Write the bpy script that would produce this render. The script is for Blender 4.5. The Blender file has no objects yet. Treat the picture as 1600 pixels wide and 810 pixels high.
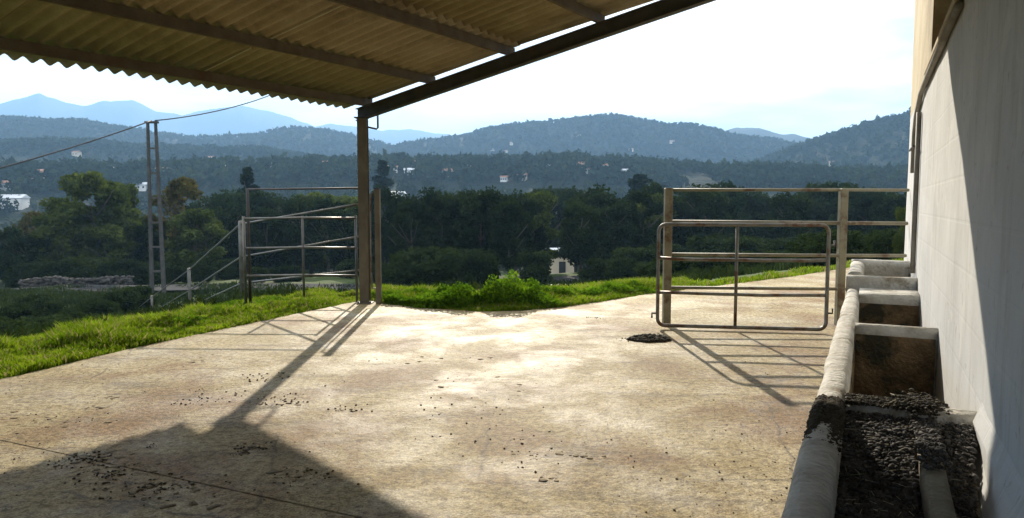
import bpy, bmesh, math, random
import numpy as np
from mathutils import Vector, Matrix

rnd = random.Random(7)
rng = np.random.default_rng(7)
R = math.radians
scene = bpy.context.scene
COL = scene.collection

# ------------------------------------------------------------------ camera
FPX, HOR, EYE = 1130.0, 318.0, 1.6          # focal length and horizon row of the 1600x810 photo, eye height
PITCH = math.atan((405 - HOR) / FPX)
cam_d = bpy.data.cameras.new('camera')
cam_d.sensor_width = 36.0
cam_d.lens = FPX / 1600 * 36.0
cam_d.clip_start = 0.05
cam_d.clip_end = 20000
cam = bpy.data.objects.new('camera', cam_d)
COL.objects.link(cam)
cam.location = (0, 0, EYE)
cam.rotation_euler = (math.pi / 2 - PITCH, 0, 0)
scene.camera = cam

# ------------------------------------------------------------------ sky, sun, exposure
SUN_AZ, SUN_EL = R(-2.6), R(25.0)           # azimuth measured from +Y towards +X
world = bpy.data.worlds.new('World')
scene.world = world
world.use_nodes = True
wn, wl = world.node_tree.nodes, world.node_tree.links
wn.clear()
w_out = wn.new('ShaderNodeOutputWorld')
w_bg = wn.new('ShaderNodeBackground')
w_bg.inputs['Strength'].default_value = 0.08
sky = wn.new('ShaderNodeTexSky')
sky.sky_type = 'NISHITA'
sky.sun_disc = False
sky.sun_elevation = SUN_EL
sky.sun_rotation = SUN_AZ
sky.altitude = 200
sky.air_density = 1.0
sky.dust_density = 0.3
sky.ozone_density = 2.0
tc = wn.new('ShaderNodeTexCoord')
sep = wn.new('ShaderNodeSeparateXYZ')
wl.new(tc.outputs['Generated'], sep.inputs[0])


def wmath(op, a, b=None, clamp=False):
    n = wn.new('ShaderNodeMath')
    n.operation = op
    n.use_clamp = clamp
    for i, v in enumerate((a, b)):
        if v is None:
            continue
        if isinstance(v, (int, float)):
            n.inputs[i].default_value = v
        else:
            wl.new(v, n.inputs[i])
    return n.outputs[0]


zz = wmath('ADD', wmath('MAXIMUM', sep.outputs['Z'], 0.0), 0.10)
comb = wn.new('ShaderNodeCombineXYZ')
wl.new(wmath('DIVIDE', sep.outputs['X'], zz), comb.inputs[0])
wl.new(wmath('DIVIDE', sep.outputs['Y'], zz), comb.inputs[1])
comb.inputs[2].default_value = 3.7
cn = wn.new('ShaderNodeTexNoise')
cn.inputs['Scale'].default_value = 0.55
cn.inputs['Detail'].default_value = 7
cn.inputs['Roughness'].default_value = 0.56
wl.new(comb.outputs[0], cn.inputs['Vector'])
cr = wn.new('ShaderNodeValToRGB')
cr.color_ramp.elements[0].position = 0.38
cr.color_ramp.elements[1].position = 0.53
wl.new(cn.outputs['Fac'], cr.inputs[0])
w_mix = wn.new('ShaderNodeMixRGB')
w_mix.inputs[2].default_value = (15.0, 14.9, 14.7, 1)
wl.new(wmath('MULTIPLY', cr.outputs[0], 0.95), w_mix.inputs[0])
wl.new(sky.outputs[0], w_mix.inputs[1])
wl.new(w_mix.outputs[0], w_bg.inputs['Color'])
wl.new(w_bg.outputs[0], w_out.inputs['Surface'])

sun_d = bpy.data.lights.new('sun', 'SUN')
sun_d.energy = 5.0
sun_d.angle = R(0.53)
sun_d.color = (1.0, 0.90, 0.74)
sun = bpy.data.objects.new('sun', sun_d)
COL.objects.link(sun)
SUN = Vector((math.sin(SUN_AZ) * math.cos(SUN_EL), math.cos(SUN_AZ) * math.cos(SUN_EL), math.sin(SUN_EL)))
sun.rotation_euler = SUN.to_track_quat('Z', 'Y').to_euler()
sun.location = SUN * 50

scene.view_settings.view_transform = 'Standard'
scene.view_settings.look = 'None'
scene.view_settings.exposure = 0.90
scene.view_settings.gamma = 1.0
scene.view_settings.use_curve_mapping = False
scene.render.engine = 'CYCLES'
scene.cycles.use_denoising = True
scene.cycles.max_bounces = 6
scene.cycles.diffuse_bounces = 3
scene.cycles.volume_bounces = 1
scene.cycles.transparent_max_bounces = 8
scene.cycles.sample_clamp_indirect = 8.0


# ------------------------------------------------------------------ pixel to place
CP, SP = math.cos(PITCH), math.sin(PITCH)


def ray(u, v):
    x, y = (u - 800) / FPX, (405 - v) / FPX
    return Vector((x, CP + y * SP, -SP + y * CP))


def on_z(u, v, z=0.0):
    d = ray(u, v)
    return Vector((0, 0, EYE)) + d * ((z - EYE) / d.z)


def at_y(u, v, Y):
    d = ray(u, v)
    return Vector((0, 0, EYE)) + d * (Y / d.y)


# ------------------------------------------------------------------ helpers
def tag(o, label=None, cat=None, group=None, kind=None):
    if label: o['label'] = label
    if cat: o['category'] = cat
    if group: o['group'] = group
    if kind: o['kind'] = kind
    return o


def empty(name, loc=(0, 0, 0), rz=0.0):
    o = bpy.data.objects.new(name, None)
    o.empty_display_size = 0.2
    o.location = loc
    o.rotation_euler = (0, 0, rz)
    COL.objects.link(o)
    return o


class MB:
    """collects verts and faces; build() links them as one mesh object"""
    def __init__(s):
        s.v, s.f = [], []

    def add(s, vs, fs):
        k = len(s.v)
        s.v += [tuple(p) for p in vs]
        s.f += [tuple(i + k for i in f) for f in fs]
        return s

    def hexa(s, p):                     # eight corners: bottom ring then top ring
        return s.add(p, [(3, 2, 1, 0), (4, 5, 6, 7), (0, 1, 5, 4), (1, 2, 6, 5), (2, 3, 7, 6), (3, 0, 4, 7)])

    def box(s, c, d, ax=None):          # centre, full size, optional axes
        ax = ax or (Vector((1, 0, 0)), Vector((0, 1, 0)), Vector((0, 0, 1)))
        c = Vector(c)
        h = [ax[i] * (d[i] / 2) for i in range(3)]
        pts = []
        for sz in (-1, 1):
            for sx, sy in ((-1, -1), (1, -1), (1, 1), (-1, 1)):
                pts.append(c + h[0] * sx + h[1] * sy + h[2] * sz)
        return s.hexa(pts)

    def tube(s, pts, r, n=8, closed=False, caps=True):
        pts = [Vector(p) for p in pts]
        m = len(pts)
        rs = r if isinstance(r, (list, tuple)) else [r] * m
        k = len(s.v)
        up = None
        for i, p in enumerate(pts):
            a = pts[(i - 1) % m] if (closed or i > 0) else p
            b = pts[(i + 1) % m] if (closed or i < m - 1) else p
            t = (b - a)
            t = t.normalized() if t.length > 1e-9 else Vector((0, 0, 1))
            if up is None:
                up = t.orthogonal().normalized()
            up = (up - t * up.dot(t))
            up = up.normalized() if up.length > 1e-6 else t.orthogonal().normalized()
            sd = t.cross(up)
            for j in range(n):
                q = 2 * math.pi * j / n
                s.v.append(tuple(p + (up * math.cos(q) + sd * math.sin(q)) * rs[i]))
        rings = m if closed else m - 1
        for i in range(rings):
            i2 = (i + 1) % m
            for j in range(n):
                j2 = (j + 1) % n
                s.f.append((k + i * n + j, k + i * n + j2, k + i2 * n + j2, k + i2 * n + j))
        if caps and not closed:
            s.f.append(tuple(k + j for j in reversed(range(n))))
            s.f.append(tuple(k + (m - 1) * n + j for j in range(n)))
        return s

    def extrude(s, prof, a, b, A, B):
        """profile points (x, y) in axes A, B extruded from point a to point b"""
        n = len(prof)
        vs = [Vector(a) + A * x + B * y for x, y in prof] + [Vector(b) + A * x + B * y for x, y in prof]
        fs = [(i, (i + 1) % n, n + (i + 1) % n, n + i) for i in range(n)]
        fs += [tuple(reversed(range(n))), tuple(range(n, 2 * n))]
        return s.add(vs, fs)

    def mesh(s, name, smooth=False, bevel=0.0, fix=True):
        me = bpy.data.meshes.new(name)
        me.from_pydata(s.v, [], s.f)
        if fix or bevel:
            bm = bmesh.new()
            bm.from_mesh(me)
            bmesh.ops.recalc_face_normals(bm, faces=bm.faces)
            if bevel:
                bmesh.ops.bevel(bm, geom=[e for e in bm.edges], offset=bevel, segments=1, affect='EDGES')
            bm.to_mesh(me)
            bm.free()
        if smooth:
            me.polygons.foreach_set('use_smooth', [True] * len(me.polygons))
        me.update()
        return me

    def build(s, name, mat, parent=None, smooth=False, bevel=0.0, fix=True):
        return link(name, s.mesh(name, smooth, bevel, fix), mat, parent)


def link(name, me, mat, parent=None):
    if mat is not None and not me.materials:
        me.materials.append(mat)
    o = bpy.data.objects.new(name, me)
    COL.objects.link(o)
    if parent is not None:
        o.parent = parent
        o.matrix_parent_inverse = Matrix.Translation(-Vector(parent.location)) if parent.rotation_euler.z == 0 else Matrix()
    return o


def np_mesh(name, verts, faces, mat, smooth=False):
    """fast mesh from arrays; faces is (n, k)"""
    me = bpy.data.meshes.new(name)
    verts = np.asarray(verts, dtype=np.float32)
    faces = np.asarray(faces, dtype=np.int32)
    n, k = faces.shape
    me.vertices.add(len(verts))
    me.vertices.foreach_set('co', verts.ravel())
    me.loops.add(n * k)
    me.loops.foreach_set('vertex_index', faces.ravel())
    me.polygons.add(n)
    me.polygons.foreach_set('loop_start', np.arange(n, dtype=np.int32) * k)
    if smooth:
        me.polygons.foreach_set('use_smooth', np.ones(n, dtype=bool))
    me.update(calc_edges=True)
    if mat is not None:
        me.materials.append(mat)
    return me


def hash2(ix, iy, seed):
    h = (ix.astype(np.int64) * 374761393 + iy.astype(np.int64) * 668265263 + seed * 1274126177) & 0xffffffff
    h = ((h ^ (h >> 13)) * 1274126177) & 0xffffffff
    return ((h ^ (h >> 16)) & 0xffff) / 65535.0


def vnoise(x, y, seed=0):
    x, y = np.asarray(x, float), np.asarray(y, float)
    ix, iy = np.floor(x), np.floor(y)
    fx, fy = x - ix, y - iy
    fx, fy = fx * fx * (3 - 2 * fx), fy * fy * (3 - 2 * fy)
    a, b = hash2(ix, iy, seed), hash2(ix + 1, iy, seed)
    c, d = hash2(ix, iy + 1, seed), hash2(ix + 1, iy + 1, seed)
    return (a + (b - a) * fx) * (1 - fy) + (c + (d - c) * fx) * fy


def fbm(x, y, seed=0, oct=4):
    t, a, s = 0.0, 0.5, 1.0
    for i in range(oct):
        t = t + a * (vnoise(np.asarray(x) * s, np.asarray(y) * s, seed + i) - 0.5)
        a *= 0.5
        s *= 2.03
    return t


# ------------------------------------------------------------------ materials
def nodes_of(name):
    m = bpy.data.materials.new(name)
    m.use_nodes = True
    nt = m.node_tree
    nt.nodes.clear()
    out = nt.nodes.new('ShaderNodeOutputMaterial')
    return m, nt, out


class NT:
    def __init__(s, nt):
        s.nt, s.n, s.l = nt, nt.nodes, nt.links
        s.co = s.n.new('ShaderNodeTexCoord').outputs['Object']
        s.geo = s.n.new('ShaderNodeNewGeometry')

    def put(s, sock, v):
        if hasattr(v, 'is_output') or isinstance(v, bpy.types.NodeSocket):
            s.l.new(v, sock)
        else:
            sock.default_value = v

    def noise(s, scale, detail=4, rough=0.55, vec=None, dist=0.0):
        t = s.n.new('ShaderNodeTexNoise')
        t.inputs['Scale'].default_value = scale
        t.inputs['Detail'].default_value = detail
        t.inputs['Roughness'].default_value = rough
        t.inputs['Distortion'].default_value = dist
        s.l.new(vec or s.geo.outputs['Position'], t.inputs['Vector'])
        return t.outputs['Fac']

    def ramp(s, fac, lo, hi, c0=(0, 0, 0, 1), c1=(1, 1, 1, 1)):
        t = s.n.new('ShaderNodeValToRGB')
        t.color_ramp.elements[0].position = lo
        t.color_ramp.elements[1].position = hi
        t.color_ramp.elements[0].color = c0
        t.color_ramp.elements[1].color = c1
        s.l.new(fac, t.inputs[0])
        return t.outputs['Color']

    def mix(s, fac, a, b, mode='MIX'):
        t = s.n.new('ShaderNodeMixRGB')
        t.blend_type = mode
        for i, v in enumerate((fac, a, b)):
            s.put(t.inputs[i], v)
        return t.outputs[0]

    def math(s, op, a, b=0.0, clamp=False):
        t = s.n.new('ShaderNodeMath')
        t.operation = op
        t.use_clamp = clamp
        s.put(t.inputs[0], a)
        s.put(t.inputs[1], b)
        return t.outputs[0]

    def bump(s, h, strength=0.3, dist=0.02):
        t = s.n.new('ShaderNodeBump')
        t.inputs['Strength'].default_value = strength
        t.inputs['Distance'].default_value = dist
        s.l.new(h, t.inputs['Height'])
        return t.outputs[0]

    def scaled(s, sc, rot=(0, 0, 0)):
        t = s.n.new('ShaderNodeMapping')
        t.inputs['Scale'].default_value = sc
        t.inputs['Rotation'].default_value = rot
        s.l.new(s.geo.outputs['Position'], t.inputs['Vector'])
        return t.outputs[0]

    def bsdf(s, col, rough=0.8, normal=None, metal=0.0, spec=0.5):
        b = s.n.new('ShaderNodeBsdfPrincipled')
        s.put(b.inputs['Base Color'], col)
        s.put(b.inputs['Roughness'], rough)
        b.inputs['Metallic'].default_value = metal
        b.inputs['Specular IOR Level'].default_value = spec
        if normal is not None:
            s.l.new(normal, b.inputs['Normal'])
        return b.outputs[0]


def c4(c):
    return (c[0], c[1], c[2], 1)


def worn(name, c0, c1, c2=None, scale=3.0, rough=0.8, bump=0.3, bdist=0.01, fine=40.0, metal=0.0, spec=0.4, stain=(0.55, 0.75)):
    """two-tone mottled surface with optional stains and fine relief"""
    m, nt, out = nodes_of(name)
    T = NT(nt)
    col = T.mix(T.ramp(T.noise(scale, 6), 0.35, 0.65), c4(c0), c4(c1))
    if c2:
        col = T.mix(T.ramp(T.noise(scale * 0.6, 7, 0.65), *stain), col, c4(c2))
    g = T.ramp(T.noise(fine, 3), 0.2, 0.8, (0.86, 0.86, 0.86, 1), (1.1, 1.1, 1.1, 1))
    col = T.mix(1.0, col, g, 'MULTIPLY')
    h = T.math('ADD', T.noise(fine, 4), T.math('MULTIPLY', T.noise(scale * 2, 4), 2.0))
    nt.links.new(T.bsdf(col, rough, T.bump(h, bump, bdist), metal, spec), out.inputs[0])
    return m


def foliage(name, c0, c1, scale=0.8, trans=0.35, tcol=None, rough_spec=0.05):
    m, nt, out = nodes_of(name)
    T = NT(nt)
    r = T.geo.outputs['Random Per Island']
    col = T.mix(r, c4(c0), c4(c1))
    col = T.mix(T.ramp(T.noise(scale, 3), 0.35, 0.65), col, c4([x * 0.7 for x in c0]))
    d = nt.nodes.new('ShaderNodeBsdfDiffuse')
    nt.links.new(col, d.inputs['Color'])
    t = nt.nodes.new('ShaderNodeBsdfTranslucent')
    nt.links.new(T.mix(1.0, col, c4(tcol or (1.3, 1.35, 0.6)), 'MULTIPLY'), t.inputs['Color'])
    mx = nt.nodes.new('ShaderNodeMixShader')
    mx.inputs[0].default_value = trans
    nt.links.new(d.outputs[0], mx.inputs[1])
    nt.links.new(t.outputs[0], mx.inputs[2])
    nt.links.new(mx.outputs[0], out.inputs[0])
    return m


def concrete_yard():
    m, nt, out = nodes_of('yard_concrete')
    T = NT(nt)
    base = T.mix(T.ramp(T.noise(0.9, 8, 0.62), 0.38, 0.62), c4((0.34, 0.262, 0.122)), c4((0.49, 0.40, 0.222)))
    # trodden earth, dung stains and washed-out patches with shapes of their own
    pale = T.ramp(T.noise(1.1, 9, 0.72, dist=0.3), 0.44, 0.66)
    base = T.mix(T.math('MULTIPLY', pale, 0.55), base, c4((0.56, 0.49, 0.33)))
    earth = T.ramp(T.noise(0.62, 9, 0.70, dist=0.5), 0.48, 0.60)
    base = T.mix(T.math('MULTIPLY', earth, 0.72), base, c4((0.23, 0.12, 0.045)))
    vo = nt.nodes.new('ShaderNodeTexVoronoi')
    vo.feature = 'DISTANCE_TO_EDGE'
    vo.inputs['Scale'].default_value = 0.42
    wob = T.n.new('ShaderNodeMixRGB')
    wob.blend_type = 'ADD'
    wob.inputs[0].default_value = 0.16
    nt.links.new(T.geo.outputs['Position'], wob.inputs[1])
    nz = nt.nodes.new('ShaderNodeTexNoise')
    nz.inputs['Scale'].default_value = 3.0
    nz.inputs['Detail'].default_value = 6
    nt.links.new(T.geo.outputs['Position'], nz.inputs['Vector'])
    nt.links.new(nz.outputs['Color'], wob.inputs[2])
    nt.links.new(wob.outputs[0], vo.inputs['Vector'])
    crack = T.ramp(vo.outputs['Distance'], 0.0, 0.006, (1, 1, 1, 1), (0, 0, 0, 1))
    crack = T.mix(1.0, crack, T.ramp(T.noise(0.8, 4), 0.47, 0.55), 'MULTIPLY')
    base = T.mix(T.math('MULTIPLY', crack, 0.8), base, c4((0.09, 0.07, 0.04)))
    streak = T.ramp(T.noise(1.9, 8, 0.72, vec=T.scaled((0.5, 1.6, 1), (0, 0, 0.3))), 0.55, 0.63)
    base = T.mix(T.math('MULTIPLY', streak, 0.6), base, c4((0.16, 0.125, 0.065)))
    fine = T.ramp(T.noise(20, 6, 0.78), 0.40, 0.56, (0.36, 0.31, 0.22, 1), (1.15, 1.15, 1.15, 1))
    base = T.mix(0.8, base, fine, 'MULTIPLY')
    grit = T.ramp(T.noise(75, 3, 0.7), 0.38, 0.60, (0.5, 0.47, 0.40, 1), (1.15, 1.15, 1.15, 1))
    base = T.mix(0.8, base, grit, 'MULTIPLY')
    speck = T.ramp(T.noise(13.0, 7, 0.78, dist=0.5), 0.585, 0.64)
    base = T.mix(T.math('MULTIPLY', speck, 0.85), base, c4((0.08, 0.06, 0.035)))
    h = T.math('ADD', T.noise(30, 6, 0.7), T.math('MULTIPLY', T.noise(5, 6, 0.6), 0.9))
    rough = T.math('SUBTRACT', 0.70, T.math('MULTIPLY', pale, 0.16))
    b = nt.nodes.new('ShaderNodeBsdfPrincipled')
    nt.links.new(base, b.inputs['Base Color'])
    nt.links.new(rough, b.inputs['Roughness'])
    nt.links.new(T.math('ADD', 0.12, T.math('MULTIPLY', pale, 0.12)), b.inputs['Specular IOR Level'])
    nt.links.new(T.bump(h, 0.7, 0.012), b.inputs['Normal'])
    nt.links.new(b.outputs[0], out.inputs[0])
    return m


def painted_wall():
    m, nt, out = nodes_of('whitewashed_block')
    T = NT(nt)
    col = T.mix(T.ramp(T.noise(1.6, 7, 0.6), 0.3, 0.7), c4((0.47, 0.475, 0.47)), c4((0.60, 0.605, 0.60)))
    drip = T.ramp(T.noise(3.0, 6, 0.65, vec=T.scaled((2.2, 2.2, 0.35))), 0.52, 0.72)
    col = T.mix(T.math('MULTIPLY', drip, 0.6), col, c4((0.34, 0.32, 0.27)))
    patchy = T.ramp(T.noise(2.6, 9, 0.72, dist=0.6), 0.55, 0.63)
    col = T.mix(T.math('MULTIPLY', patchy, 0.5), col, c4((0.66, 0.65, 0.62)))
    scuff = T.ramp(T.noise(9, 8, 0.75, dist=1.0), 0.60, 0.66)
    col = T.mix(T.math('MULTIPLY', scuff, 0.6), col, c4((0.24, 0.21, 0.17)))
    h = T.math('ADD', T.math('MULTIPLY', T.noise(60, 4), 0.25), T.math('MULTIPLY', T.noise(4, 4), 0.6))
    # faint courses of the blocks under the whitewash (wall runs along W, see below)
    tcx = nt.nodes.new('ShaderNodeTexCoord')
    br = nt.nodes.new('ShaderNodeTexBrick')
    br.inputs['Scale'].default_value = 1.0
    br.inputs['Brick Width'].default_value = 0.5
    br.inputs['Row Height'].default_value = 0.25
    br.inputs['Mortar Size'].default_value = 0.012
    br.inputs['Mortar Smooth'].default_value = 0.6
    br.inputs['Color1'].default_value = br.inputs['Color2'].default_value = (1, 1, 1, 1)
    br.inputs['Mortar'].default_value = (0, 0, 0, 1)
    mp = nt.nodes.new('ShaderNodeSeparateXYZ')
    nt.links.new(T.geo.outputs['Position'], mp.inputs[0])
    wx = T.math('ADD', T.math('MULTIPLY', mp.outputs[0], math.sin(WALL_AZ)), T.math('MULTIPLY', mp.outputs[1], math.cos(WALL_AZ)))
    cb = nt.nodes.new('ShaderNodeCombineXYZ')
    nt.links.new(wx, cb.inputs[0])
    nt.links.new(mp.outputs[2], cb.inputs[1])
    nt.links.new(cb.outputs[0], br.inputs['Vector'])
    h = T.math('ADD', h, T.math('MULTIPLY', br.outputs['Color'], 0.18))
    nt.links.new(T.bsdf(col, 0.85, T.bump(h, 0.35, 0.012), 0, 0.3), out.inputs[0])
    return m


def ground_mat():
    m, nt, out = nodes_of('ground_cover')
    T = NT(nt)
    ln = nt.nodes.new('ShaderNodeVectorMath')
    ln.operation = 'LENGTH'
    nt.links.new(T.geo.outputs['Position'], ln.inputs[0])
    far = T.ramp(T.math('DIVIDE', ln.outputs['Value'], 400.0), 0.1, 0.6)
    near = T.mix(T.ramp(T.noise(0.5, 6, 0.6), 0.35, 0.65), c4((0.045, 0.07, 0.018)), c4((0.075, 0.095, 0.03)))
    near = T.mix(T.ramp(T.noise(0.23, 6, 0.6), 0.55, 0.7), near, c4((0.10, 0.085, 0.05)))
    wood = T.mix(T.ramp(T.noise(0.02, 8, 0.7), 0.35, 0.65), c4((0.010, 0.018, 0.010)), c4((0.020, 0.030, 0.014)))
    field = T.ramp(T.noise(0.0052, 5, 0.6, dist=0.8), 0.57, 0.63)
    wood = T.mix(T.math('MULTIPLY', field, 0.4), wood, c4((0.06, 0.07, 0.03)))
    col = T.mix(far, near, wood)
    h = T.math('ADD', T.math('MULTIPLY', T.noise(0.06, 6, 0.7), T.math('MULTIPLY', far, 20.0)), T.math('MULTIPLY', T.noise(6, 4), 0.05))
    nt.links.new(T.bsdf(col, 0.95, T.bump(h, 0.8, 1.0), 0, 0.1), out.inputs[0])
    return m


WALL_AZ = math.atan(560 / FPX)
W = Vector((math.sin(WALL_AZ), math.cos(WALL_AZ), 0))      # along the wall, away from the camera
N = Vector((math.cos(WALL_AZ), -math.sin(WALL_AZ), 0))     # into the wall
Z = Vector((0, 0, 1))
L_WALL = 0.445


def wp(s, l, z=0.0):
    return W * s + N * l + Z * z


M = {}
M['yard'] = concrete_yard()
M['wall'] = painted_wall()
M['ground'] = ground_mat()
M['ochre'] = worn('ochre_render', (0.42, 0.33, 0.19), (0.52, 0.43, 0.28), (0.26, 0.2, 0.12), 1.5, 0.9, 0.4)
M['trough'] = worn('trough_render', (0.46, 0.43, 0.37), (0.64, 0.62, 0.56), (0.22, 0.18, 0.12), 4.5, 0.85, 0.8, 0.016, 38, stain=(0.53, 0.64))
M['basin'] = worn('basin_grime_and_shade', (0.11, 0.07, 0.032), (0.24, 0.16, 0.08), (0.035, 0.032, 0.016), 5, 0.8, 0.8, 0.02, stain=(0.48, 0.60))
M['kerb'] = worn('grimy_kerb', (0.20, 0.17, 0.12), (0.28, 0.25, 0.18), (0.09, 0.08, 0.06), 4, 0.9, 0.6, 0.02)
M['dung'] = worn('dung', (0.035, 0.028, 0.018), (0.075, 0.06, 0.035), None, 9, 0.95, 0.8, 0.02)
M['smear'] = worn('trodden_dung', (0.12, 0.085, 0.04), (0.20, 0.15, 0.075), None, 9, 0.95, 0.6, 0.01)
M['gravel'] = worn('dark_gravel', (0.03, 0.027, 0.024), (0.10, 0.09, 0.08), (0.2, 0.19, 0.17), 14, 0.9, 0.6, 0.01, stain=(0.62, 0.7))
M['galv'] = worn('galvanised_tube', (0.15, 0.145, 0.125), (0.24, 0.23, 0.20), (0.13, 0.065, 0.03), 7, 0.45, 0.3, 0.004, 60, 0.4, 0.5, (0.50, 0.60))
M['cream_steel'] = worn('cream_painted_steel', (0.20, 0.18, 0.115), (0.28, 0.255, 0.17), (0.12, 0.065, 0.03), 6, 0.55, 0.3, 0.004, 50, 0.0, 0.5, (0.53, 0.63))
M['old_steel'] = worn('old_weathered_steel', (0.10, 0.095, 0.08), (0.17, 0.16, 0.135), (0.10, 0.06, 0.03), 5, 0.4, 0.2, 0.004, 50, 0.3, 0.5, (0.56, 0.7))
M['dark_steel'] = worn('dark_primed_steel', (0.055, 0.048, 0.045), (0.085, 0.075, 0.07), (0.12, 0.07, 0.04), 5, 0.6, 0.2, 0.004, 50, 0.0, 0.5)
M['post'] = worn('brown_primed_post', (0.115, 0.09, 0.052), (0.175, 0.14, 0.085), (0.09, 0.05, 0.025), 4, 0.6, 0.25, 0.004, 50, 0.0, 0.5)
M['purlin'] = worn('rusty_purlin', (0.09, 0.07, 0.045), (0.13, 0.105, 0.07), (0.10, 0.05, 0.025), 5, 0.75, 0.3, 0.004, 50)
M['sheet'] = worn('aged_fibre_cement', (0.29, 0.235, 0.14), (0.38, 0.315, 0.20), (0.19, 0.145, 0.08), 2.2, 0.9, 0.4, 0.006, 40, stain=(0.5, 0.72))
M['strip'] = worn('pale_joint', (0.45, 0.40, 0.28), (0.55, 0.5, 0.37), None, 4, 0.8)
M['pvc'] = worn('white_pipe', (0.62, 0.62, 0.60), (0.70, 0.70, 0.68), (0.42, 0.40, 0.36), 4, 0.5, 0.1)
M['conduit'] = worn('grey_conduit', (0.24, 0.22, 0.19), (0.33, 0.31, 0.27), None, 5, 0.6, 0.1)
M['dark_hole'] = worn('dark_interior', (0.035, 0.028, 0.02), (0.06, 0.048, 0.035), None, 5, 0.9)
M['bark'] = worn('bark', (0.05, 0.042, 0.033), (0.09, 0.075, 0.06), None, 5, 0.95, 0.8, 0.03)
M['pole'] = worn('weathered_concrete_pole', (0.05, 0.05, 0.045), (0.085, 0.08, 0.07), None, 3, 0.9, 0.4)
M['cable'] = worn('black_cable', (0.02, 0.02, 0.022), (0.03, 0.03, 0.03), None, 5, 0.6)
M['asphalt'] = worn('asphalt', (0.035, 0.035, 0.037), (0.05, 0.05, 0.05), None, 2, 0.97, 0.4, spec=0.05)
M['stone'] = worn('wall_stone', (0.055, 0.05, 0.045), (0.10, 0.092, 0.08), (0.03, 0.028, 0.025), 2.0, 0.95, 0.7, 0.05)
M['white_house'] = worn('white_render', (0.72, 0.70, 0.66), (0.8, 0.79, 0.75), None, 0.5, 0.9)
M['cream_house'] = worn('cream_render', (0.60, 0.52, 0.40), (0.68, 0.6, 0.48), None, 0.5, 0.9)
M['tile_roof'] = worn('tile_roof', (0.28, 0.15, 0.10), (0.36, 0.21, 0.14), None, 0.6, 0.9)
M['pale_roof'] = worn('pale_metal_roof', (0.62, 0.64, 0.66), (0.74, 0.75, 0.77), None, 0.6, 0.45)
M['pane'] = worn('house_pane', (0.03, 0.035, 0.04), (0.05, 0.055, 0.06), None, 1, 0.2)
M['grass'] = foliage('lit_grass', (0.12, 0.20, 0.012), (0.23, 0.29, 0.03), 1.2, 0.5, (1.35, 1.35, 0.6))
nt = M['grass'].node_tree
isl = [n for n in nt.nodes if n.type == 'NEW_GEOMETRY'][0].outputs['Random Per Island']
dif = [n for n in nt.nodes if n.type == 'BSDF_DIFFUSE'][0]
trl = [n for n in nt.nodes if n.type == 'BSDF_TRANSLUCENT'][0]
gt = nt.nodes.new('ShaderNodeMath')
gt.operation = 'GREATER_THAN'
gt.inputs[1].default_value = 0.86
nt.links.new(isl, gt.inputs[0])
for sh in (dif, trl):
    mx_ = nt.nodes.new('ShaderNodeMixRGB')
    nt.links.new(gt.outputs[0], mx_.inputs[0])
    nt.links.new(sh.inputs['Color'].links[0].from_socket, mx_.inputs[1])
    mx_.inputs[2].default_value = (0.30, 0.25, 0.10, 1)
    nt.links.new(mx_.outputs[0], sh.inputs['Color'])
M['weed'] = foliage('broad_weed', (0.075, 0.16, 0.014), (0.16, 0.25, 0.024), 2.0, 0.45, (1.3, 1.35, 0.55))
M['leaf_dark'] = foliage('leaf_dark', (0.017, 0.031, 0.015), (0.036, 0.052, 0.022), 0.35, 0.22)
M['leaf_mid'] = foliage('leaf_mid', (0.055, 0.08, 0.022), (0.105, 0.125, 0.038), 0.35, 0.28)
M['leaf_autumn'] = foliage('leaf_autumn', (0.065, 0.07, 0.022), (0.11, 0.09, 0.032), 0.35, 0.3, (1.2, 1.1, 0.6))
M['leaf_cypress'] = foliage('leaf_cypress', (0.012, 0.024, 0.013), (0.025, 0.042, 0.02), 0.5, 0.1)
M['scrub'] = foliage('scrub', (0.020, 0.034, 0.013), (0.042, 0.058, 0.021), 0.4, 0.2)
M['wood_far'] = foliage('far_wood', (0.018, 0.033, 0.016), (0.042, 0.058, 0.025), 0.03, 0.15)

# ------------------------------------------------------------------ ground and hills
YARD = [(-5.3, 3.8), (-6.6, -7.0), (13.0, -7.0), (13.0, 21.0), (9.4, 19.0), (7.4, 17.0), (6.19, 15.83), (4.2, 14.15), (2.373, 12.685),
        (1.5, 11.75), (0.792, 11.10), (0.15, 10.72), (-0.475, 10.62), (-1.2, 10.95), (-2.04, 11.46), (-2.22, 11.70), (-2.56, 11.70), (-2.98, 10.77), (-4.256, 7.784), (-4.75, 6.2)]


def yard_dist(x, y):
    """signed distance to the yard polygon, negative inside"""
    x, y = np.asarray(x, float), np.asarray(y, float)
    d = np.full(np.broadcast(x, y).shape, 1e9)
    inside = np.zeros(d.shape, bool)
    n = len(YARD)
    for i in range(n):
        ax, ay = YARD[i]
        bx, by = YARD[(i + 1) % n]
        ex, ey = bx - ax, by - ay
        t = np.clip(((x - ax) * ex + (y - ay) * ey) / (ex * ex + ey * ey), 0, 1)
        d = np.minimum(d, np.hypot(x - ax - t * ex, y - ay - t * ey))
        c = ((ay > y) != (by > y)) & (x < (bx - ax) * (y - ay) / ((by - ay) or 1e-9) + ax)
        inside ^= c
    return np.where(inside, -d, d)


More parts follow.
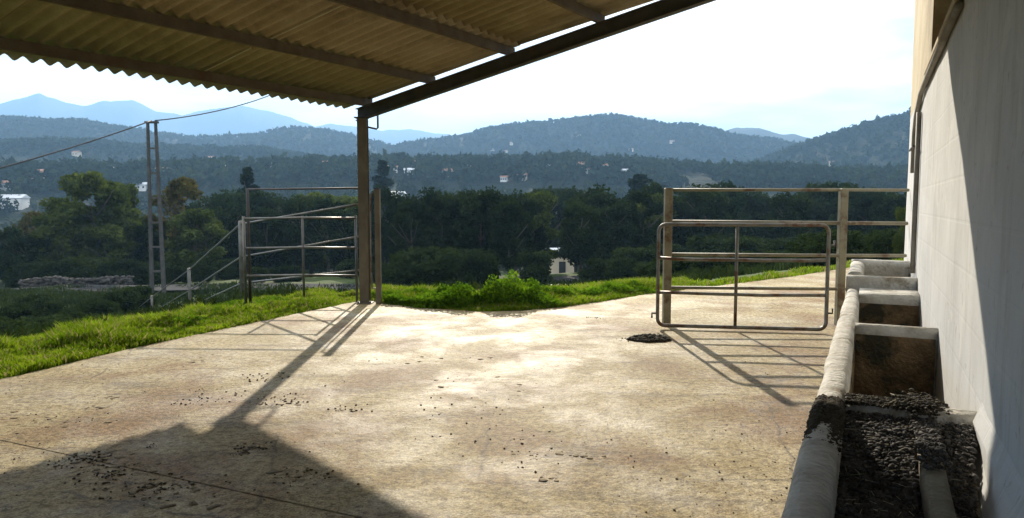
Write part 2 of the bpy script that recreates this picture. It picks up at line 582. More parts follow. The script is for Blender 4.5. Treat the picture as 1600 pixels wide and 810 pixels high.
LAYERS = [  # distance of the crest, width in log distance, crest line as photo pixels
    (4300, .2, [(-900, 200), (-400, 195), (-200, 182), (0, 170), (40, 160), (72, 151), (105, 165), (140, 172), (170, 163), (215, 162), (250, 178), (290, 185), (320, 178),
                 (385, 170), (420, 178), (460, 188), (495, 202), (520, 197), (560, 203), (600, 208), (640, 206), (690, 212), (720, 215), (760, 217), (900, 215),
                 (1100, 222), (1320, 220), (1500, 200), (1800, 190), (2500, 200)]),
    (2000, .22, [(-900, 260), (0, 260), (900, 260), (1060, 235), (1110, 215), (1150, 205), (1180, 205), (1215, 214), (1240, 214), (1270, 221), (1350, 222), (1600, 205), (2500, 215)]),
    (1250, .26, [(-900, 180), (-300, 190), (0, 192), (50, 195), (100, 197), (140, 196), (190, 205), (240, 213), (300, 222), (330, 222), (400, 215), (450, 208), (480, 207),
                 (520, 212), (570, 222), (600, 230), (640, 245), (720, 265), (2500, 290)]),
    (1150, .26, [(-900, 300), (500, 275), (590, 246), (615, 236), (650, 230), (700, 223), (750, 211), (800, 203), (850, 198), (900, 194), (950, 189), (975, 189), (1000, 194),
                 (1040, 204), (1080, 203), (1120, 210), (1150, 220), (1200, 226), (1250, 233), (1300, 245), (1500, 260), (2500, 270)]),
    (760, .26, [(-900, 215), (-300, 225), (0, 232), (120, 228), (250, 240), (420, 245), (560, 262), (700, 268), (1040, 290), (1120, 280), (1180, 265), (1230, 245), (1280, 228),
                (1320, 215), (1360, 205), (1400, 197), (1420, 190), (1480, 181), (1600, 172), (1900, 165), (2500, 190)]),
    (430, .32, [(-900, 262), (-200, 270), (0, 272), (200, 268), (400, 262), (600, 259), (750, 262), (900, 258), (1000, 263), (1100, 272), (1300, 276), (1600, 268), (2500, 270)]),
]


def layer_elev(prof, az):
    u = np.array([p[0] for p in prof], float)
    v = np.array([p[1] for p in prof], float)
    a = np.arctan((u - 800) / FPX)
    return np.interp(az, a, (HOR - v) / FPX / np.hypot(1, (u - 800) / FPX))


def terrain(x, y, rough=True):
    x, y = np.asarray(x, float), np.asarray(y, float)
    r = np.hypot(x, y) + 1e-6
    az = np.arctan2(x, y)
    d = yard_dist(x, y)
    # the yard stands on a terrace: grass lip, then a bank down to the road; gentler to the right
    k = np.clip((az + 0.05) / 0.45, 0, 1)
    depth = 3.7 - 0.7 * k
    t = np.clip((d - 0.9 + 0.6 * k) / (19.0 - 3 * k), 0, 1)
    z = -0.035 - depth * (t * t * (3 - 2 * t) * 0.35 + t * 0.65)
    z = np.where(d < 0, -0.16, z)
    z = z + np.clip((d - 1.5) / 6, 0, 1) * fbm(x * 0.35, y * 0.35, 3, 3) * 0.5
    v = np.clip((r - 48) / 50, 0, 1)
    z = z - v * v * (3 - 2 * v) * 5.0
    # valley and hills
    h = np.full(r.shape, -12.0)
    for i, (Rc, w, prof) in enumerate(LAYERS):
        e = layer_elev(prof, az)
        if rough:
            e = e + fbm(az * 90 + 7 * i, np.log(r) * 6, 11 + i, 3) * 0.0022
        q = np.exp(-(np.log(r / Rc) / w) ** 2)
        back = np.where(np.abs(az) > 1.6, 0.6, 1.0)
        h = np.maximum(h, (e * Rc * 1.01 + EYE + 14) * q * back - 14)
    m = np.clip((r - 90) / 130, 0, 1)
    m = m * m * (3 - 2 * m)
    if rough:
        h = h + fbm(x / 60, y / 60, 21, 4) * np.clip(r / 60, 0, 14) * 0.8
    return z * (1 - m) + np.maximum(h, -14) * m


az_f = np.radians(np.concatenate([np.arange(-180, -52, 4.0), np.arange(-52, 52, 0.11), np.arange(52, 180, 4.0)]))
rr = np.concatenate([[0.01], np.geomspace(1.5, 30, 60), np.geomspace(31, 5500, 200)])
A, RR = np.meshgrid(az_f, rr)
X, Y = np.sin(A) * RR, np.cos(A) * RR
Zt = terrain(X, Y)
nr, na = A.shape
idx = np.arange(nr * na).reshape(nr, na)
q0 = idx[:-1, :]
q1 = idx[1:, :]
faces = np.stack([q0, np.roll(q0, -1, 1), np.roll(q1, -1, 1), q1], -1).reshape(-1, 4)[:, ::-1]
me = np_mesh('ground', np.stack([X, Y, Zt], -1).reshape(-1, 3), faces, M['ground'], True)
tag(link('ground', me, None), 'green terrace bank falling to a wooded valley and hills', kind='structure')


def tz(x, y):
    return float(terrain(np.array([x]), np.array([y]))[0])


# concrete yard: two pours with an open joint between them
j_a, j_b = on_z(0, 688), on_z(520, 800)
j_d = (j_b - j_a).normalized()
j_n = Vector((-j_d.y, j_d.x, 0))
yard_root = empty('concrete_yard', (0, 0, 0))
tag(yard_root, 'stained beige concrete farmyard under the canopy', kind='structure')
for side in (1, -1):
    bm = bmesh.new()
    top = []
    n = len(YARD)
    for i in range(n):                       # crumbly edge
        a, b = Vector((*YARD[i], 0)), Vector((*YARD[(i + 1) % n], 0))
        cnt = max(1, int((b - a).length / 0.12)) if a.y > 2 and b.y > 2 and a.x < 9 else 1
        for kk in range(cnt):
            p = a.lerp(b, kk / cnt)
            if cnt > 1:
                p += Vector((rnd.uniform(-.025, .025), rnd.uniform(-.025, .025), 0))
            top.append(p)
    vs = [bm.verts.new(p) for p in top]
    f = bm.faces.new(vs)
    bmesh.ops.recalc_face_normals(bm, faces=bm.faces)
    if f.normal.z < 0:
        f.normal_flip()
    ext = bmesh.ops.extrude_face_region(bm, geom=[f])
    bmesh.ops.translate(bm, verts=[v for v in ext['geom'] if isinstance(v, bmesh.types.BMVert)], vec=(0, 0, -0.12))
    bmesh.ops.bisect_plane(bm, geom=bm.verts[:] + bm.edges[:] + bm.faces[:], plane_co=j_a + j_n * 0.005 * side, plane_no=j_n * side, clear_inner=True)
    bmesh.ops.recalc_face_normals(bm, faces=bm.faces)
    me = bpy.data.meshes.new('slab')
    bm.to_mesh(me)
    bm.free()
    link('slab', me, M['yard'], yard_root)

mb = MB()
mb.box((j_a + j_b) / 2 - Z * .058, (4.6, .0096, .10), (j_d, j_n, Z))
mb.build('joint_filler', M['dung'], yard_root)

# ------------------------------------------------------------------ building on the right
house = empty('farm_building', wp(4, L_WALL + 2.5))
tag(house, 'whitewashed farm building along the right edge of the yard', 'building')
WALL_END = 11.7


def wbox(mb, s0, s1, l0, l1, z0, z1):
    return mb.hexa([wp(s0, l0, z0), wp(s0, l1, z0), wp(s1, l1, z0), wp(s1, l0, z0), wp(s0, l0, z1), wp(s0, l1, z1), wp(s1, l1, z1), wp(s1, l0, z1)])


def wavy_wall(name, s0, s1, z0, z1, mat):
    """front leaf of the wall, slightly uneven, 0.28 thick"""
    ns, nz = max(2, int((s1 - s0) / 0.2)), max(2, int((z1 - z0) / 0.2))
    S, ZZ = np.meshgrid(np.linspace(s0, s1, ns), np.linspace(z0, z1, nz))
    Lw = L_WALL + fbm(S * 1.3, ZZ * 1.3, 5, 3) * 0.016
    P = S[..., None] * np.array(W) + Lw[..., None] * np.array(N) + ZZ[..., None] * np.array(Z)
    vs = [tuple(p) for p in P.reshape(-1, 3)]
    fs = [(j * ns + i, j * ns + i + 1, (j + 1) * ns + i + 1, (j + 1) * ns + i) for j in range(nz - 1) for i in range(ns - 1)]
    k = len(vs)
    back = [wp(s0, L_WALL + .28, z0), wp(s1, L_WALL + .28, z0), wp(s1, L_WALL + .28, z1), wp(s0, L_WALL + .28, z1)]
    vs += [tuple(p) for p in back]
    fs.append((k + 3, k + 2, k + 1, k))
    fs.append(tuple([k, k + 1] + [i for i in reversed(range(ns))]))
    fs.append(tuple([k + 2, k + 3] + [(nz - 1) * ns + i for i in range(ns)]))
    fs.append(tuple([k + 3, k] + [j * ns for j in range(nz)]))
    fs.append(tuple([k + 1, k + 2] + [j * ns + ns - 1 for j in reversed(range(nz))]))
    mb = MB().add(vs, fs)
    return mb.build(name, mat, house, smooth=False)


wavy_wall('wall', -4.0, WALL_END, 0.0, 2.78, M['wall'])
up = wavy_wall('upper_wall', 7.75, WALL_END, 2.782, 5.6, M['ochre'])
tag(up, 'ochre unpainted upper wall')
mb = MB()
wbox(mb, 2.6, 7.748, L_WALL + .004, L_WALL + .28, 4.3, 5.6)
wbox(mb, -4.0, 2.598, L_WALL + .002, L_WALL + .28, 2.782, 5.6)
mb.build('upper_wall', M['wall'], house)
mb = MB()
wbox(mb, 2.6, 7.748, L_WALL + .2, L_WALL + .28, 2.784, 4.298)  # dark panel paints the unlit inside of the opening
tag(mb.build('opening_dark_panel', M['dark_hole'], house), 'opening high in the wall, its inner shade a dark panel')
mb = MB()
wbox(mb, 2.55, 7.8, L_WALL - .05, L_WALL + .19, 2.7825, 2.83)
mb.build('sill', M['ochre'], house, bevel=0.006)
mb = MB()
wbox(mb, -4, WALL_END, L_WALL + .282, L_WALL + 5, 0.0, 5.58)
mb.build('building_body', M['wall'], house)
mb = MB()
wbox(mb, -4.3, WALL_END + .25, L_WALL - .1, L_WALL + 5.3, 5.602, 5.75)
mb.build('roof_slab', M['ochre'], house)
MB().tube([wp(5.0, L_WALL - .03, 2.745), wp(7.6, L_WALL - .03, 2.74), wp(8.6, L_WALL - .03, 2.72), wp(9.35, L_WALL - .03, 2.58), wp(9.6, L_WALL - .03, 2.4), wp(9.62, L_WALL - .03, 1.95)], 0.026, 8).build('conduit', M['conduit'], house, smooth=True)
MB().tube([wp(8.75, L_WALL - .03, 0.86), wp(8.75, L_WALL - .03, 2.55)], 0.026, 8).build('conduit', M['conduit'], house, smooth=True)
mb = MB()
mb.tube([wp(8.75, L_WALL - .02, 2.2), wp(8.75, L_WALL - .07, 2.2), wp(9.5, L_WALL - .075, 2.2)], 0.012, 6)
mb.build('pipe_bracket', M['dark_steel'], house)

# ------------------------------------------------------------------ feed trough along the wall
T_H = 0.72
trough = empty('feed_trough', wp(4.8, 0.1))
tag(trough, 'long whitewashed masonry feed trough built against the white wall', 'trough')


def rounded_bar(name, s_or_l, mat, parent, prof_w, h, along, a, b, off, rad=0.05, seed=1, base=0.0, amp=0.014):
    """a masonry bar with a rounded, hand-smoothed top; along 's' or 'l'"""
    prof = [(-prof_w / 2, base)]
    for q in np.linspace(180, 90, 5):
        prof.append((-prof_w / 2 + rad + rad * math.cos(R(q)), h - rad + rad * math.sin(R(q))))
    for q in np.linspace(90, 0, 5):
        prof.append((prof_w / 2 - rad + rad * math.cos(R(q)), h - rad + rad * math.sin(R(q))))
    prof.append((prof_w / 2, base))
    n = max(3, int((b - a) / 0.09))
    vs, fs = [], []
    m = len(prof)
    for i in range(n + 1):
        t = a + (b - a) * i / n
        for (px, pz) in prof:
            k = 1 if pz > base + .01 else 0
            dx = float(fbm(np.array([t * 2.2]), np.array([pz * 5 + px * 9 + seed]), seed, 4)[0]) * amp * 2 * k
            dz = float(fbm(np.array([t * 1.7 + 9]), np.array([px * 5 + seed]), seed + 5, 3)[0]) * amp * 1.6 * k
            vs.append(wp(t, off + px + dx, pz + dz) if along == 's' else wp(off + px + dx, t, pz + dz))
    for i in range(n):
        for j in range(m):
            j2 = (j + 1) % m
            fs.append((i * m + j, i * m + j2, (i + 1) * m + j2, (i + 1) * m + j))
    fs.append(tuple(range(m)))
    fs.append(tuple(n * m + j for j in reversed(range(m))))
    return MB().add(vs, fs).build(name, mat, parent, smooth=True)


L_OUT, L_IN = -0.205, -0.075
rounded_bar('outer_wall', 0, M['trough'], trough, 0.13, T_H, 's', 1.15, 8.25, (L_OUT + L_IN) / 2, 0.05, 1)
for s0, s1, h, nm in ((3.56, 3.72, .70, 'divider'), (5.74, 5.84, .73, 'divider'), (7.72, 8.24, .735, 'end_wall'), (1.16, 1.32, .70, 'end_wall')):
    rounded_bar(nm, 0, M['trough'], trough, s1 - s0, h, 'l', L_IN - .004, L_WALL - .002, (s0 + s1) / 2, min(.045, (s1 - s0) / 2.2), int(s0 * 10))
mb = MB()
wbox(mb, 3.722, 7.718, L_IN - .02, L_WALL - .012, 0.004, 0.2)
mb.build('basin_floor', M['basin'], trough)
mb = MB()           # brown grime and painted shade on the far faces and inner side
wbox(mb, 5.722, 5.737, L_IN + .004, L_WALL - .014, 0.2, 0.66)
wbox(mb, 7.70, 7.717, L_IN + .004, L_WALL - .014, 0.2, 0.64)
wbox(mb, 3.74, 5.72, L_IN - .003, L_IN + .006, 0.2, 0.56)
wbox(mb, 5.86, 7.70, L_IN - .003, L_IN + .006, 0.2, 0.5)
tag(mb.build('basin_shade_lining', M['basin'], trough), 'brown grimy lining of the basins, darkened with painted shade')
mb = MB()
wbox(mb, 1.33, 3.555, L_IN - .02, L_WALL - .012, 0.004, 0.54)
mb.build('channel_floor', M['kerb'], trough)
rounded_bar('channel_kerb', 0, M['kerb'], trough, 0.08, 0.655, 's', 1.34, 3.55, 0.235, .03, 31, base=.541)
vs, fs = [], []
for i in range(12):
    s_ = 1.34 + 2.21 * i / 11
    lw = .33 + .09 * max(0, (s_ - 2.2) / 1.35)
    vs += [wp(s_, lw, .545), wp(s_, lw + .02, .60), wp(s_, L_WALL - .03, .68), wp(s_, L_WALL + .012, .80), wp(s_, L_WALL + .012, .545)]
for i in range(11):
    for j in range(5):
        fs.append((i * 5 + j, i * 5 + (j + 1) % 5, i * 5 + 5 + (j + 1) % 5, i * 5 + 5 + j))
fs += [(0, 1, 2, 3, 4), (59, 58, 57, 56, 55)]
MB().add(vs, fs).build('back_fillet', M['wall'], trough, smooth=False)

# gravel and old feed lying in the near channels
def pebbles(pts, sizes, name, mat, flat=0.7):
    ico = bmesh.new()
    bmesh.ops.create_icosphere(ico, subdivisions=1, radius=1)
    bv = np.array([v.co[:] for v in ico.verts])
    bf = np.array([[v.index for v in f.verts] for f in ico.faces])
    ico.free()
    n = len(pts)
    a = rng.uniform(0, 6.28, n)
    ca, sa = np.cos(a), np.sin(a)
    jit = rng.uniform(0.5, 1.4, (n, len(bv), 3))
    V = bv[None] * jit * np.asarray(sizes)[:, None, None] * np.array([1, 1, flat])
    V[..., 0] *= rng.uniform(.8, 1.5, (n, 1))
    vx = V[..., 0] * ca[:, None] - V[..., 1] * sa[:, None]
    vy = V[..., 0] * sa[:, None] + V[..., 1] * ca[:, None]
    V = np.stack([vx, vy, V[..., 2]], -1) + np.asarray(pts)[:, None, :]
    Fc = bf[None] + (np.arange(n) * len(bv))[:, None, None]
    return link(name, np_mesh(name, V.reshape(-1, 3), Fc.reshape(-1, 3), mat, False), None)


pts, sz = [], []
for i in range(13500):
    s = rnd.uniform(1.95, 3.54)
    l = rnd.uniform(L_IN + .003, .42)
    if l > .30 + .12 * max(0, (s - 2.2) / 1.35):
        continue
    on_kerb = abs(l - .235) < .045
    if on_kerb and s < 2.85 + .3 * rnd.random():
        continue
    z = .541 + (.122 if on_kerb else .11 * max(0, (s - 2.9)) / .6) + rnd.uniform(0, .010)
    pts.append(wp(s, l, z))
    sz.append(rnd.choice((.0022, .003, .003, .004, .005, .007, .007, .012)) * rnd.uniform(.7, 1.4))
tag(pebbles([tuple(p) for p in pts], sz, 'gravel', M['gravel']), 'dark gravel and old feed filling the near trough channels', kind='stuff')
pts, sz = [], []
for i in range(6000):
    s = rnd.gauss(3.27, .16)
    if not 2.86 < s < 3.58:
        continue
    q = rnd.uniform(-1, 1)
    l = (L_OUT + L_IN) / 2 + q * .064
    pts.append(wp(s, l, T_H - .004 - .045 * max(0, abs(q) - .55) ** 1.5 * 3 + rnd.random() * .022 * math.exp(-((s - 3.3) / .15) ** 2)))
    sz.append(.0025 + .008 * rnd.random() ** 2)
for i in range(2200):
    l = L_IN + abs(rnd.gauss(0, .22))
    if l > L_WALL - .18:
        continue
    pts.append(wp(rnd.uniform(3.56, 3.72), l, .692 + rnd.random() * .016))
    sz.append(.002 + .008 * rnd.random() ** 2)
for i in range(1400):
    pts.append(wp(rnd.gauss(3.64, .06), rnd.gauss(.225, .035), .69 + rnd.random() * .04))
    sz.append(rnd.uniform(.004, .011))
tag(pebbles([tuple(p) for p in pts], sz, 'dung_crumbs', M['dung']), 'dark dung crumbs lying on the trough rim', kind='stuff')

mb = MB()
for i in range(110):
    s_, l_ = rnd.uniform(2.0, 3.7), rnd.uniform(L_IN + .02, .32)
    if abs(l_ - .235) < .05 and s_ < 3.0:
        continue
    zb_ = .548 + (.11 if abs(l_ - .235) < .05 else .11 * max(0, (s_ - 2.9)) / .6) + (.05 if s_ > 3.55 else 0)
    a_ = rnd.uniform(0, 6.28)
    ln_ = rnd.uniform(.01, .035)
    c_ = wp(s_, l_, zb_ + .006)
    e_ = Vector((math.cos(a_) * ln_, math.sin(a_) * ln_, rnd.uniform(-.004, .006)))
    mb.tube([c_ - e_, c_ + e_], .0011, 3, caps=False)
tag(mb.build('straw', M['strip'], None, fix=False), 'bits of pale straw lying on the dark gravel in the trough', kind='stuff')

# small raised basin beyond the trough
basin = empty('water_basin', wp(9.2, .1))
tag(basin, 'small raised white water basin beyond the end of the long trough', 'basin')
rounded_bar('front_wall', 0, M['trough'], basin, .14, .85, 'l', -.21, L_WALL - .004, 8.36, .045, 61)
rounded_bar('back_wall', 0, M['trough'], basin, .20, .90, 'l', -.20, L_WALL - .004, 10.0, .07, 63)
rounded_bar('side_wall', 0, M['trough'], basin, .16, .88, 's', 8.432, 9.898, -.13, .06, 65)
mb = MB()
wbox(mb, 8.432, 9.898, -.048, L_WALL - .012, .004, .55)
mb.build('basin_floor', M['basin'], basin)

# ------------------------------------------------------------------ canopy on the left
Q_AZ = R(33.2)
Q = Vector((math.sin(Q_AZ), math.cos(Q_AZ), 0))           # along the purlins, away from the camera
UPD = Vector((Q.y, -Q.x, 0))                              # up the roof slope (horizontal part)
KR = 0.181
P0 = Vector((-2.356, 11.535, 0))                          # foot of the post
Z_S = 3.225                                               # underside of the sheets over the post
SL = (UPD + Z * KR).normalized()                          # along the slope
RN = Q.cross(SL).normalized()
if RN.z < 0:
    RN = -RN


def rp(q, d, h=0.0):
    """roof point: q along the purlins from the gable beam, d up the slope (horizontal), h above the sheets"""
    return P0 + Q * q + UPD * d + Z * (Z_S + KR * d + h)


canopy = empty('canopy', P0)
tag(canopy, 'open canopy of corrugated fibre cement on rusty purlins, with a gable beam and one post', 'canopy')
PITCH_C, DEPTH_C = 0.177, 0.060
NW = 6
rows = [(-.52, 2.86, 0.0), (2.74, 5.60, 0.0), (5.45, 9.6, 0.0)]
q_hi = {0: 0.20, 1: 0.20, 2: 0.20}
sheet_w = NW * PITCH_C
seam = []
for ri, (d0, d1, _) in enumerate(rows):
    lift0 = 0.012 if ri else 0.0
    for c in range(15):
        qa = q_hi[ri] - c * sheet_w
        qb = qa - sheet_w - 0.03
        npt = NW * 8 + 1
        dq = rnd.uniform(-.008, .008)
        dd0 = d0 + (rnd.uniform(-.015, .015))
        top, bot = [], []
        for d in (dd0, d1):
            for i in range(npt):
                qe = qa + (float(np.interp(d, (2.8, 5.5, 8.2), (0, .12, 1.0))) if c == 0 else 0)  # flares the gable edge, mostly out of view, to move its shadow on the wall
                qq = qe + (qb - qe) * i / (npt - 1)
                ph = 2 * math.pi * (qq - q_hi[0]) / PITCH_C
                h = DEPTH_C / 2 * (1 + math.cos(ph)) + (lift0 if d == dd0 else 0) + (.006 if c % 2 else 0.0)
                top.append(rp(qq + dq * 0, d, h + 0.008))
                bot.append(rp(qq + dq * 0, d, h))
        vs = top + bot
        k = 2 * npt
        fs = []
        for i in range(npt - 1):
            fs.append((i, i + 1, npt + i + 1, npt + i))
            fs.append((k + i, k + npt + i, k + npt + i + 1, k + i + 1))
            fs.append((i, k + i, k + i + 1, i + 1))
            fs.append((npt + i, npt + i + 1, k + npt + i + 1, k + npt + i))
        for i, j in ((0, npt), (npt - 1, 2 * npt - 1)):
            fs.append((i, j, k + j, k + i))
        mbs = MB().add(vs, fs)
        me = mbs.mesh('roof_sheet', smooth=False)
        if ri == 2:
            bm = bmesh.new()
            bm.from_mesh(me)
            bmesh.ops.bisect_plane(bm, geom=bm.verts[:] + bm.edges[:] + bm.faces[:], plane_co=wp(0, L_WALL - .02), plane_no=N, clear_outer=True)
            bm.to_mesh(me)
            bm.free()
            if not me.polygons:
                continue
        me.polygons.foreach_set('use_smooth', [True] * len(me.polygons))
        link('roof_sheet', me, M['sheet'], canopy)

# C-section purlins
PH, PWD = 0.115, 0.05
for d in (0.07, 1.36, 2.76, 4.12, 5.5, 6.9):
    prof = [(-PWD / 2, 0), (PWD / 2, 0), (PWD / 2, .012), (-PWD / 2 + .008, .012), (-PWD / 2 + .008, PH - .012), (PWD / 2, PH - .012), (PWD / 2, PH), (-PWD / 2, PH)]
    MB().extrude(prof, rp(.12, d, -PH - .003), rp(-15.6, d, -PH - .003), -UPD, Z).build('purlin', M['purlin'], canopy)
# pale jointing strips below two seams
for (u0, v0, u1, v1) in ((311, 116, 392, 75), (424, 60, 540, 6)):
    def hit(u, v):
        rn = RN
        d = ray(u, v)
        o = Vector((0, 0, EYE))
        return o + d * ((rp(0, 0, .004) - o).dot(rn) / d.dot(rn))
    a, b = hit(u0, v0), hit(u1, v1)
    MB().tube([a, b], .009, 6).build('joint_strip', M['strip'], canopy)


def ibeam(h, w, t=.012):
    return [(-w / 2, 0), (w / 2, 0), (w / 2, t), (t / 2, t), (t / 2, h - t), (w / 2, h - t), (w / 2, h), (-w / 2, h), (-w / 2, h - t), (-t / 2, h - t), (-t / 2, t), (-w / 2, t)]


BH = 0.19
MB().extrude(ibeam(BH, .11), rp(0, -.1, -PH - BH - .004), rp(0, 8.0, -PH - BH - .004), Q, Z).build('gable_beam', M['dark_steel'], canopy)
# further frames behind the camera's view
for qf in (-5.2, -10.4, -15.2):
    if qf < -15:
        MB().extrude(ibeam(BH, .11), rp(qf, -.1, -PH - BH - .004), rp(qf, 8.4, -PH - BH - .004), Q, Z).build('gable_beam', M['dark_steel'], canopy)
        MB().extrude(ibeam(.16, .15), P0 + Q * qf - UPD * .08, P0 + Q * qf - UPD * .08 + Z * (Z_S - PH - BH - .01), Q, UPD).build('post', M['post'], canopy)
post_top = Z_S - PH - BH - .006
PX, PY = Vector((1, 0, 0)), Vector((0, 1, 0))
MB().extrude([(x, y - .075) for x, y in ibeam(.15, .15, .012)], P0, P0 + Z * (post_top + .02), PX, PY).build('post', M['post'], canopy)
mb = MB()
mb.box(P0 + Z * .008, (.24, .24, .016))
bp = mb.build('base_plate', M['post'], canopy)
for sx in (-1, 1):
    MB().box(P0 + Vector((sx * .095, -.09, .03)), (.028, .028, .028)).build('bolt', M['dark_steel'], bp)
mb = MB()
mb.box(P0 + Z * (post_top + .03) - PX * .02, (.2, .2, .012))
mb.build('cap_plate', M['dark_steel'], canopy)
hk = P0 + Vector((.10, 0, 0))
MB().tube([hk + Z * 3.03 + PX * .14, hk + Z * 2.79 + PX * .14, hk + Z * 2.77 + PX * .12, hk + Z * 2.80 - PX * .02], .016, 7).build('hook', M['dark_steel'], canopy, smooth=True)
mb = MB()
for q_ in (-.03, .1):
    mb.box(rp(q_, .07, -.02), (.05, .06, .09), (Q, UPD, Z))
mb.build('cleat', M['dark_steel'], canopy)

# ------------------------------------------------------------------ gates and fences
def rr_path(a, b, z0, z1, rad, n=5):
    """rounded rectangle path between ground points a and b"""
    ax = (b - a).normalized()
    Lg = (b - a).length
    out = []
    for cx, cz, q0_ in ((Lg - rad, z1 - rad, 0), (rad, z1 - rad, 90), (rad, z0 + rad, 180), (Lg - rad, z0 + rad, 270)):
        for i in range(n):
            q = R(q0_ + 90 * i / (n - 1))
            out.append(a + ax * (cx + rad * math.cos(q)) + Z * (cz + rad * math.sin(q)))
    return out


def make_gate(name, label, a, b, heights, stile_t, latch_at_a=True):
    g = empty(name, a)
    tag(g, label, 'gate', 'tubular yard gates')
    a, b = Vector(a), Vector(b)
    ax = (b - a).normalized()
    Lg = (b - a).length
    MB().tube(rr_path(a, b, heights[0], heights[-1], .09), .024, 8, closed=True).build('gate_frame', M['galv'], g, smooth=True)
    for z in heights[1:-1]:
        MB().tube([a + ax * (.01 + (Lg - .02) * k / 8) + Z * (z - .012 * math.sin(math.pi * k / 8) + rnd.uniform(-.004, .004)) for k in range(9)], .021, 8).build('rail', M['galv'], g, smooth=True)
    for t in stile_t:
        MB().tube([a + ax * (Lg * t) + Z * (heights[0]), a + ax * (Lg * t) + Z * heights[-1]], .021, 8).build('stile', M['galv'], g, smooth=True)
    e, s = (a, -1) if latch_at_a else (b, 1)
    mb = MB()
    mb.tube([e + ax * (-.05 * -s) * 0 + Z * .20 - ax * 0 + ax * s * -.02, e + ax * s * .07 + Z * .20, e + ax * s * .07 + Z * .14], .013, 6)
    mb.build('latch', M['dark_steel'], g, smooth=True)
    f, s = (b, 1) if latch_at_a else (a, -1)
    for z in (.25, heights[-1] - .25):
        MB().tube([f + Z * z, f + ax * s * .07 + Z * z, f + ax * s * .07 + Z * (z + .06)], .013, 6).build('hinge', M['dark_steel'], g, smooth=True)
    return g


ga, gb = on_z(1027, 514), on_z(1290, 521)
make_gate('yard_gate', 'grey tubular steel gate with rounded corners beside the trough', ga, gb, (.045, .47, .905, 1.335), (.47,))
la, lb = Vector((-4.36, 11.72, -.04)), Vector((-2.50, 11.66, -.03))
lg = empty('yard_gate', la)
tag(lg, 'plain gate of dark straight rails standing open in grass left of the canopy post', 'gate', 'tubular yard gates')
for z in (.46, .91, 1.39):
    MB().tube([la + Z * z, la.lerp(lb, .5) + Z * (z + .012), lb + Z * z], .019, 8).build('rail', M['old_steel'], lg, smooth=True)
for t in (.008, .525, .99):
    q = la.lerp(lb, t)
    MB().tube([q + Z * .0, q + Z * 1.43], .026 if t < .1 else .02, 8).build('stile', M['old_steel'], lg, smooth=True)


def fence(name, label, posts, rails, mat, group=None, cat='fence', tube_post=False):
    """posts: (base point, top z, width); rails: list of point lists"""
    root = empty(name, posts[0][0])
    tag(root, label, cat, group)
    for (b, h, w) in posts:
        b = Vector(b)
        if tube_post:
            MB().tube([b, b + Z * (h - .02), b + Z * h], [w / 2, w / 2, w / 3], 10).build('post', mat, root, smooth=True)
        else:
            MB().box(b + Z * (h / 2), (w, w, h)).build('post', mat, root, bevel=.006)
    for pl in rails:
        r = pl[0]
        MB().tube(pl[1:], r, 8).build('rail', mat, root, smooth=True)
    return root


rp1 = on_z(1041, 507)
rp2 = at_y(1311, 500, 9.42)
rp2.z = 0
endw = wp(10.45, L_WALL - .02)
endw.y = 9.40
endw.x = (endw.y + 0.0) * math.tan(WALL_AZ) + L_WALL / math.cos(WALL_AZ) - .02
fence('yard_fence', 'cream steel fence of two rails and square posts beside the white building', [(rp1, 1.80, .1), (rp2, 1.79, .095)],
      [[.02, rp1 + Z * 1.775, rp2 + Z * 1.775, endw + Z * 1.77], [.024, rp1 + Z * 1.36, rp2 + Z * 1.345, endw + Z * 1.34],
       [.022, rp1 + Z * .93, rp2 + Z * .92, endw + Z * .92], [.022, rp1 + Z * .49, rp2 + Z * .48, endw + Z * .48]], M['cream_steel'])

sp = on_z(592, 475)
gate_post = empty('gate_post', sp)
tag(gate_post, 'short dark steel gate post just right of the canopy post', 'post')
MB().box(sp + Z * .91, (.085, .085, 1.82)).build('shaft', M['post'], gate_post, bevel=.006)
MB().box(sp + Z * 1.828, (.1, .1, .014)).build('cap', M['dark_steel'], gate_post)
MB().tube([sp + Vector((-.045, 0, .25)), sp + Vector((-.10, -.01, .25)), sp + Vector((-.11, -.01, .5)), sp + Vector((-.11, -.01, 1.55)), sp + Vector((-.10, -.01, 1.74)), sp + Vector((-.045, 0, 1.78))], .014, 7).build('slide_bar', M['galv'], gate_post, smooth=True)

# fence running away downhill on the left
fp0 = Vector((P0.x - .02, P0.y + .1, 0))
fpts = [(376, 345, 15.0, 1.75), (295, 419, 24.0, 1.7), (237, 462, 31.5, 1.7), (200, 492, 37.5, 1.7)]
bank_posts, tops = [], []
for (u, v, Yp, hh) in fpts:
    p = at_y(u, v, Yp)
    g0 = tz(p.x, p.y)
    bank_posts.append((Vector((p.x, p.y, g0 - .05)), p.z - g0 + .05, .11))
    tops.append(p)
rails = []
for z_post, k, rad in ((1.60, 0.02, .020), (1.08, .70, .019), (.53, 1.25, .019)):
    line = [rad, Vector((fp0.x, fp0.y, z_post))]
    for i, t in enumerate(tops):
        line.append(t - Z * (k + .05))
    rails.append(line)
fence('bank_fence', 'steel rail fence running downhill from the canopy post to the road', bank_posts, rails, M['old_steel'], tube_post=True)
ft = Vector((-2.46, 11.76, 0))
fl = Vector((-4.30, 11.80, 0))
fl.z = tz(fl.x, fl.y) - .02
MB_rail = fence('side_fence', 'thin dark single-rail fence above the open left gate', [(fl, 1.84 - fl.z, .05)], [[.016, ft + Z * 1.845, Vector((fl.x, fl.y, 1.825))]], M['dark_steel'], tube_post=True)

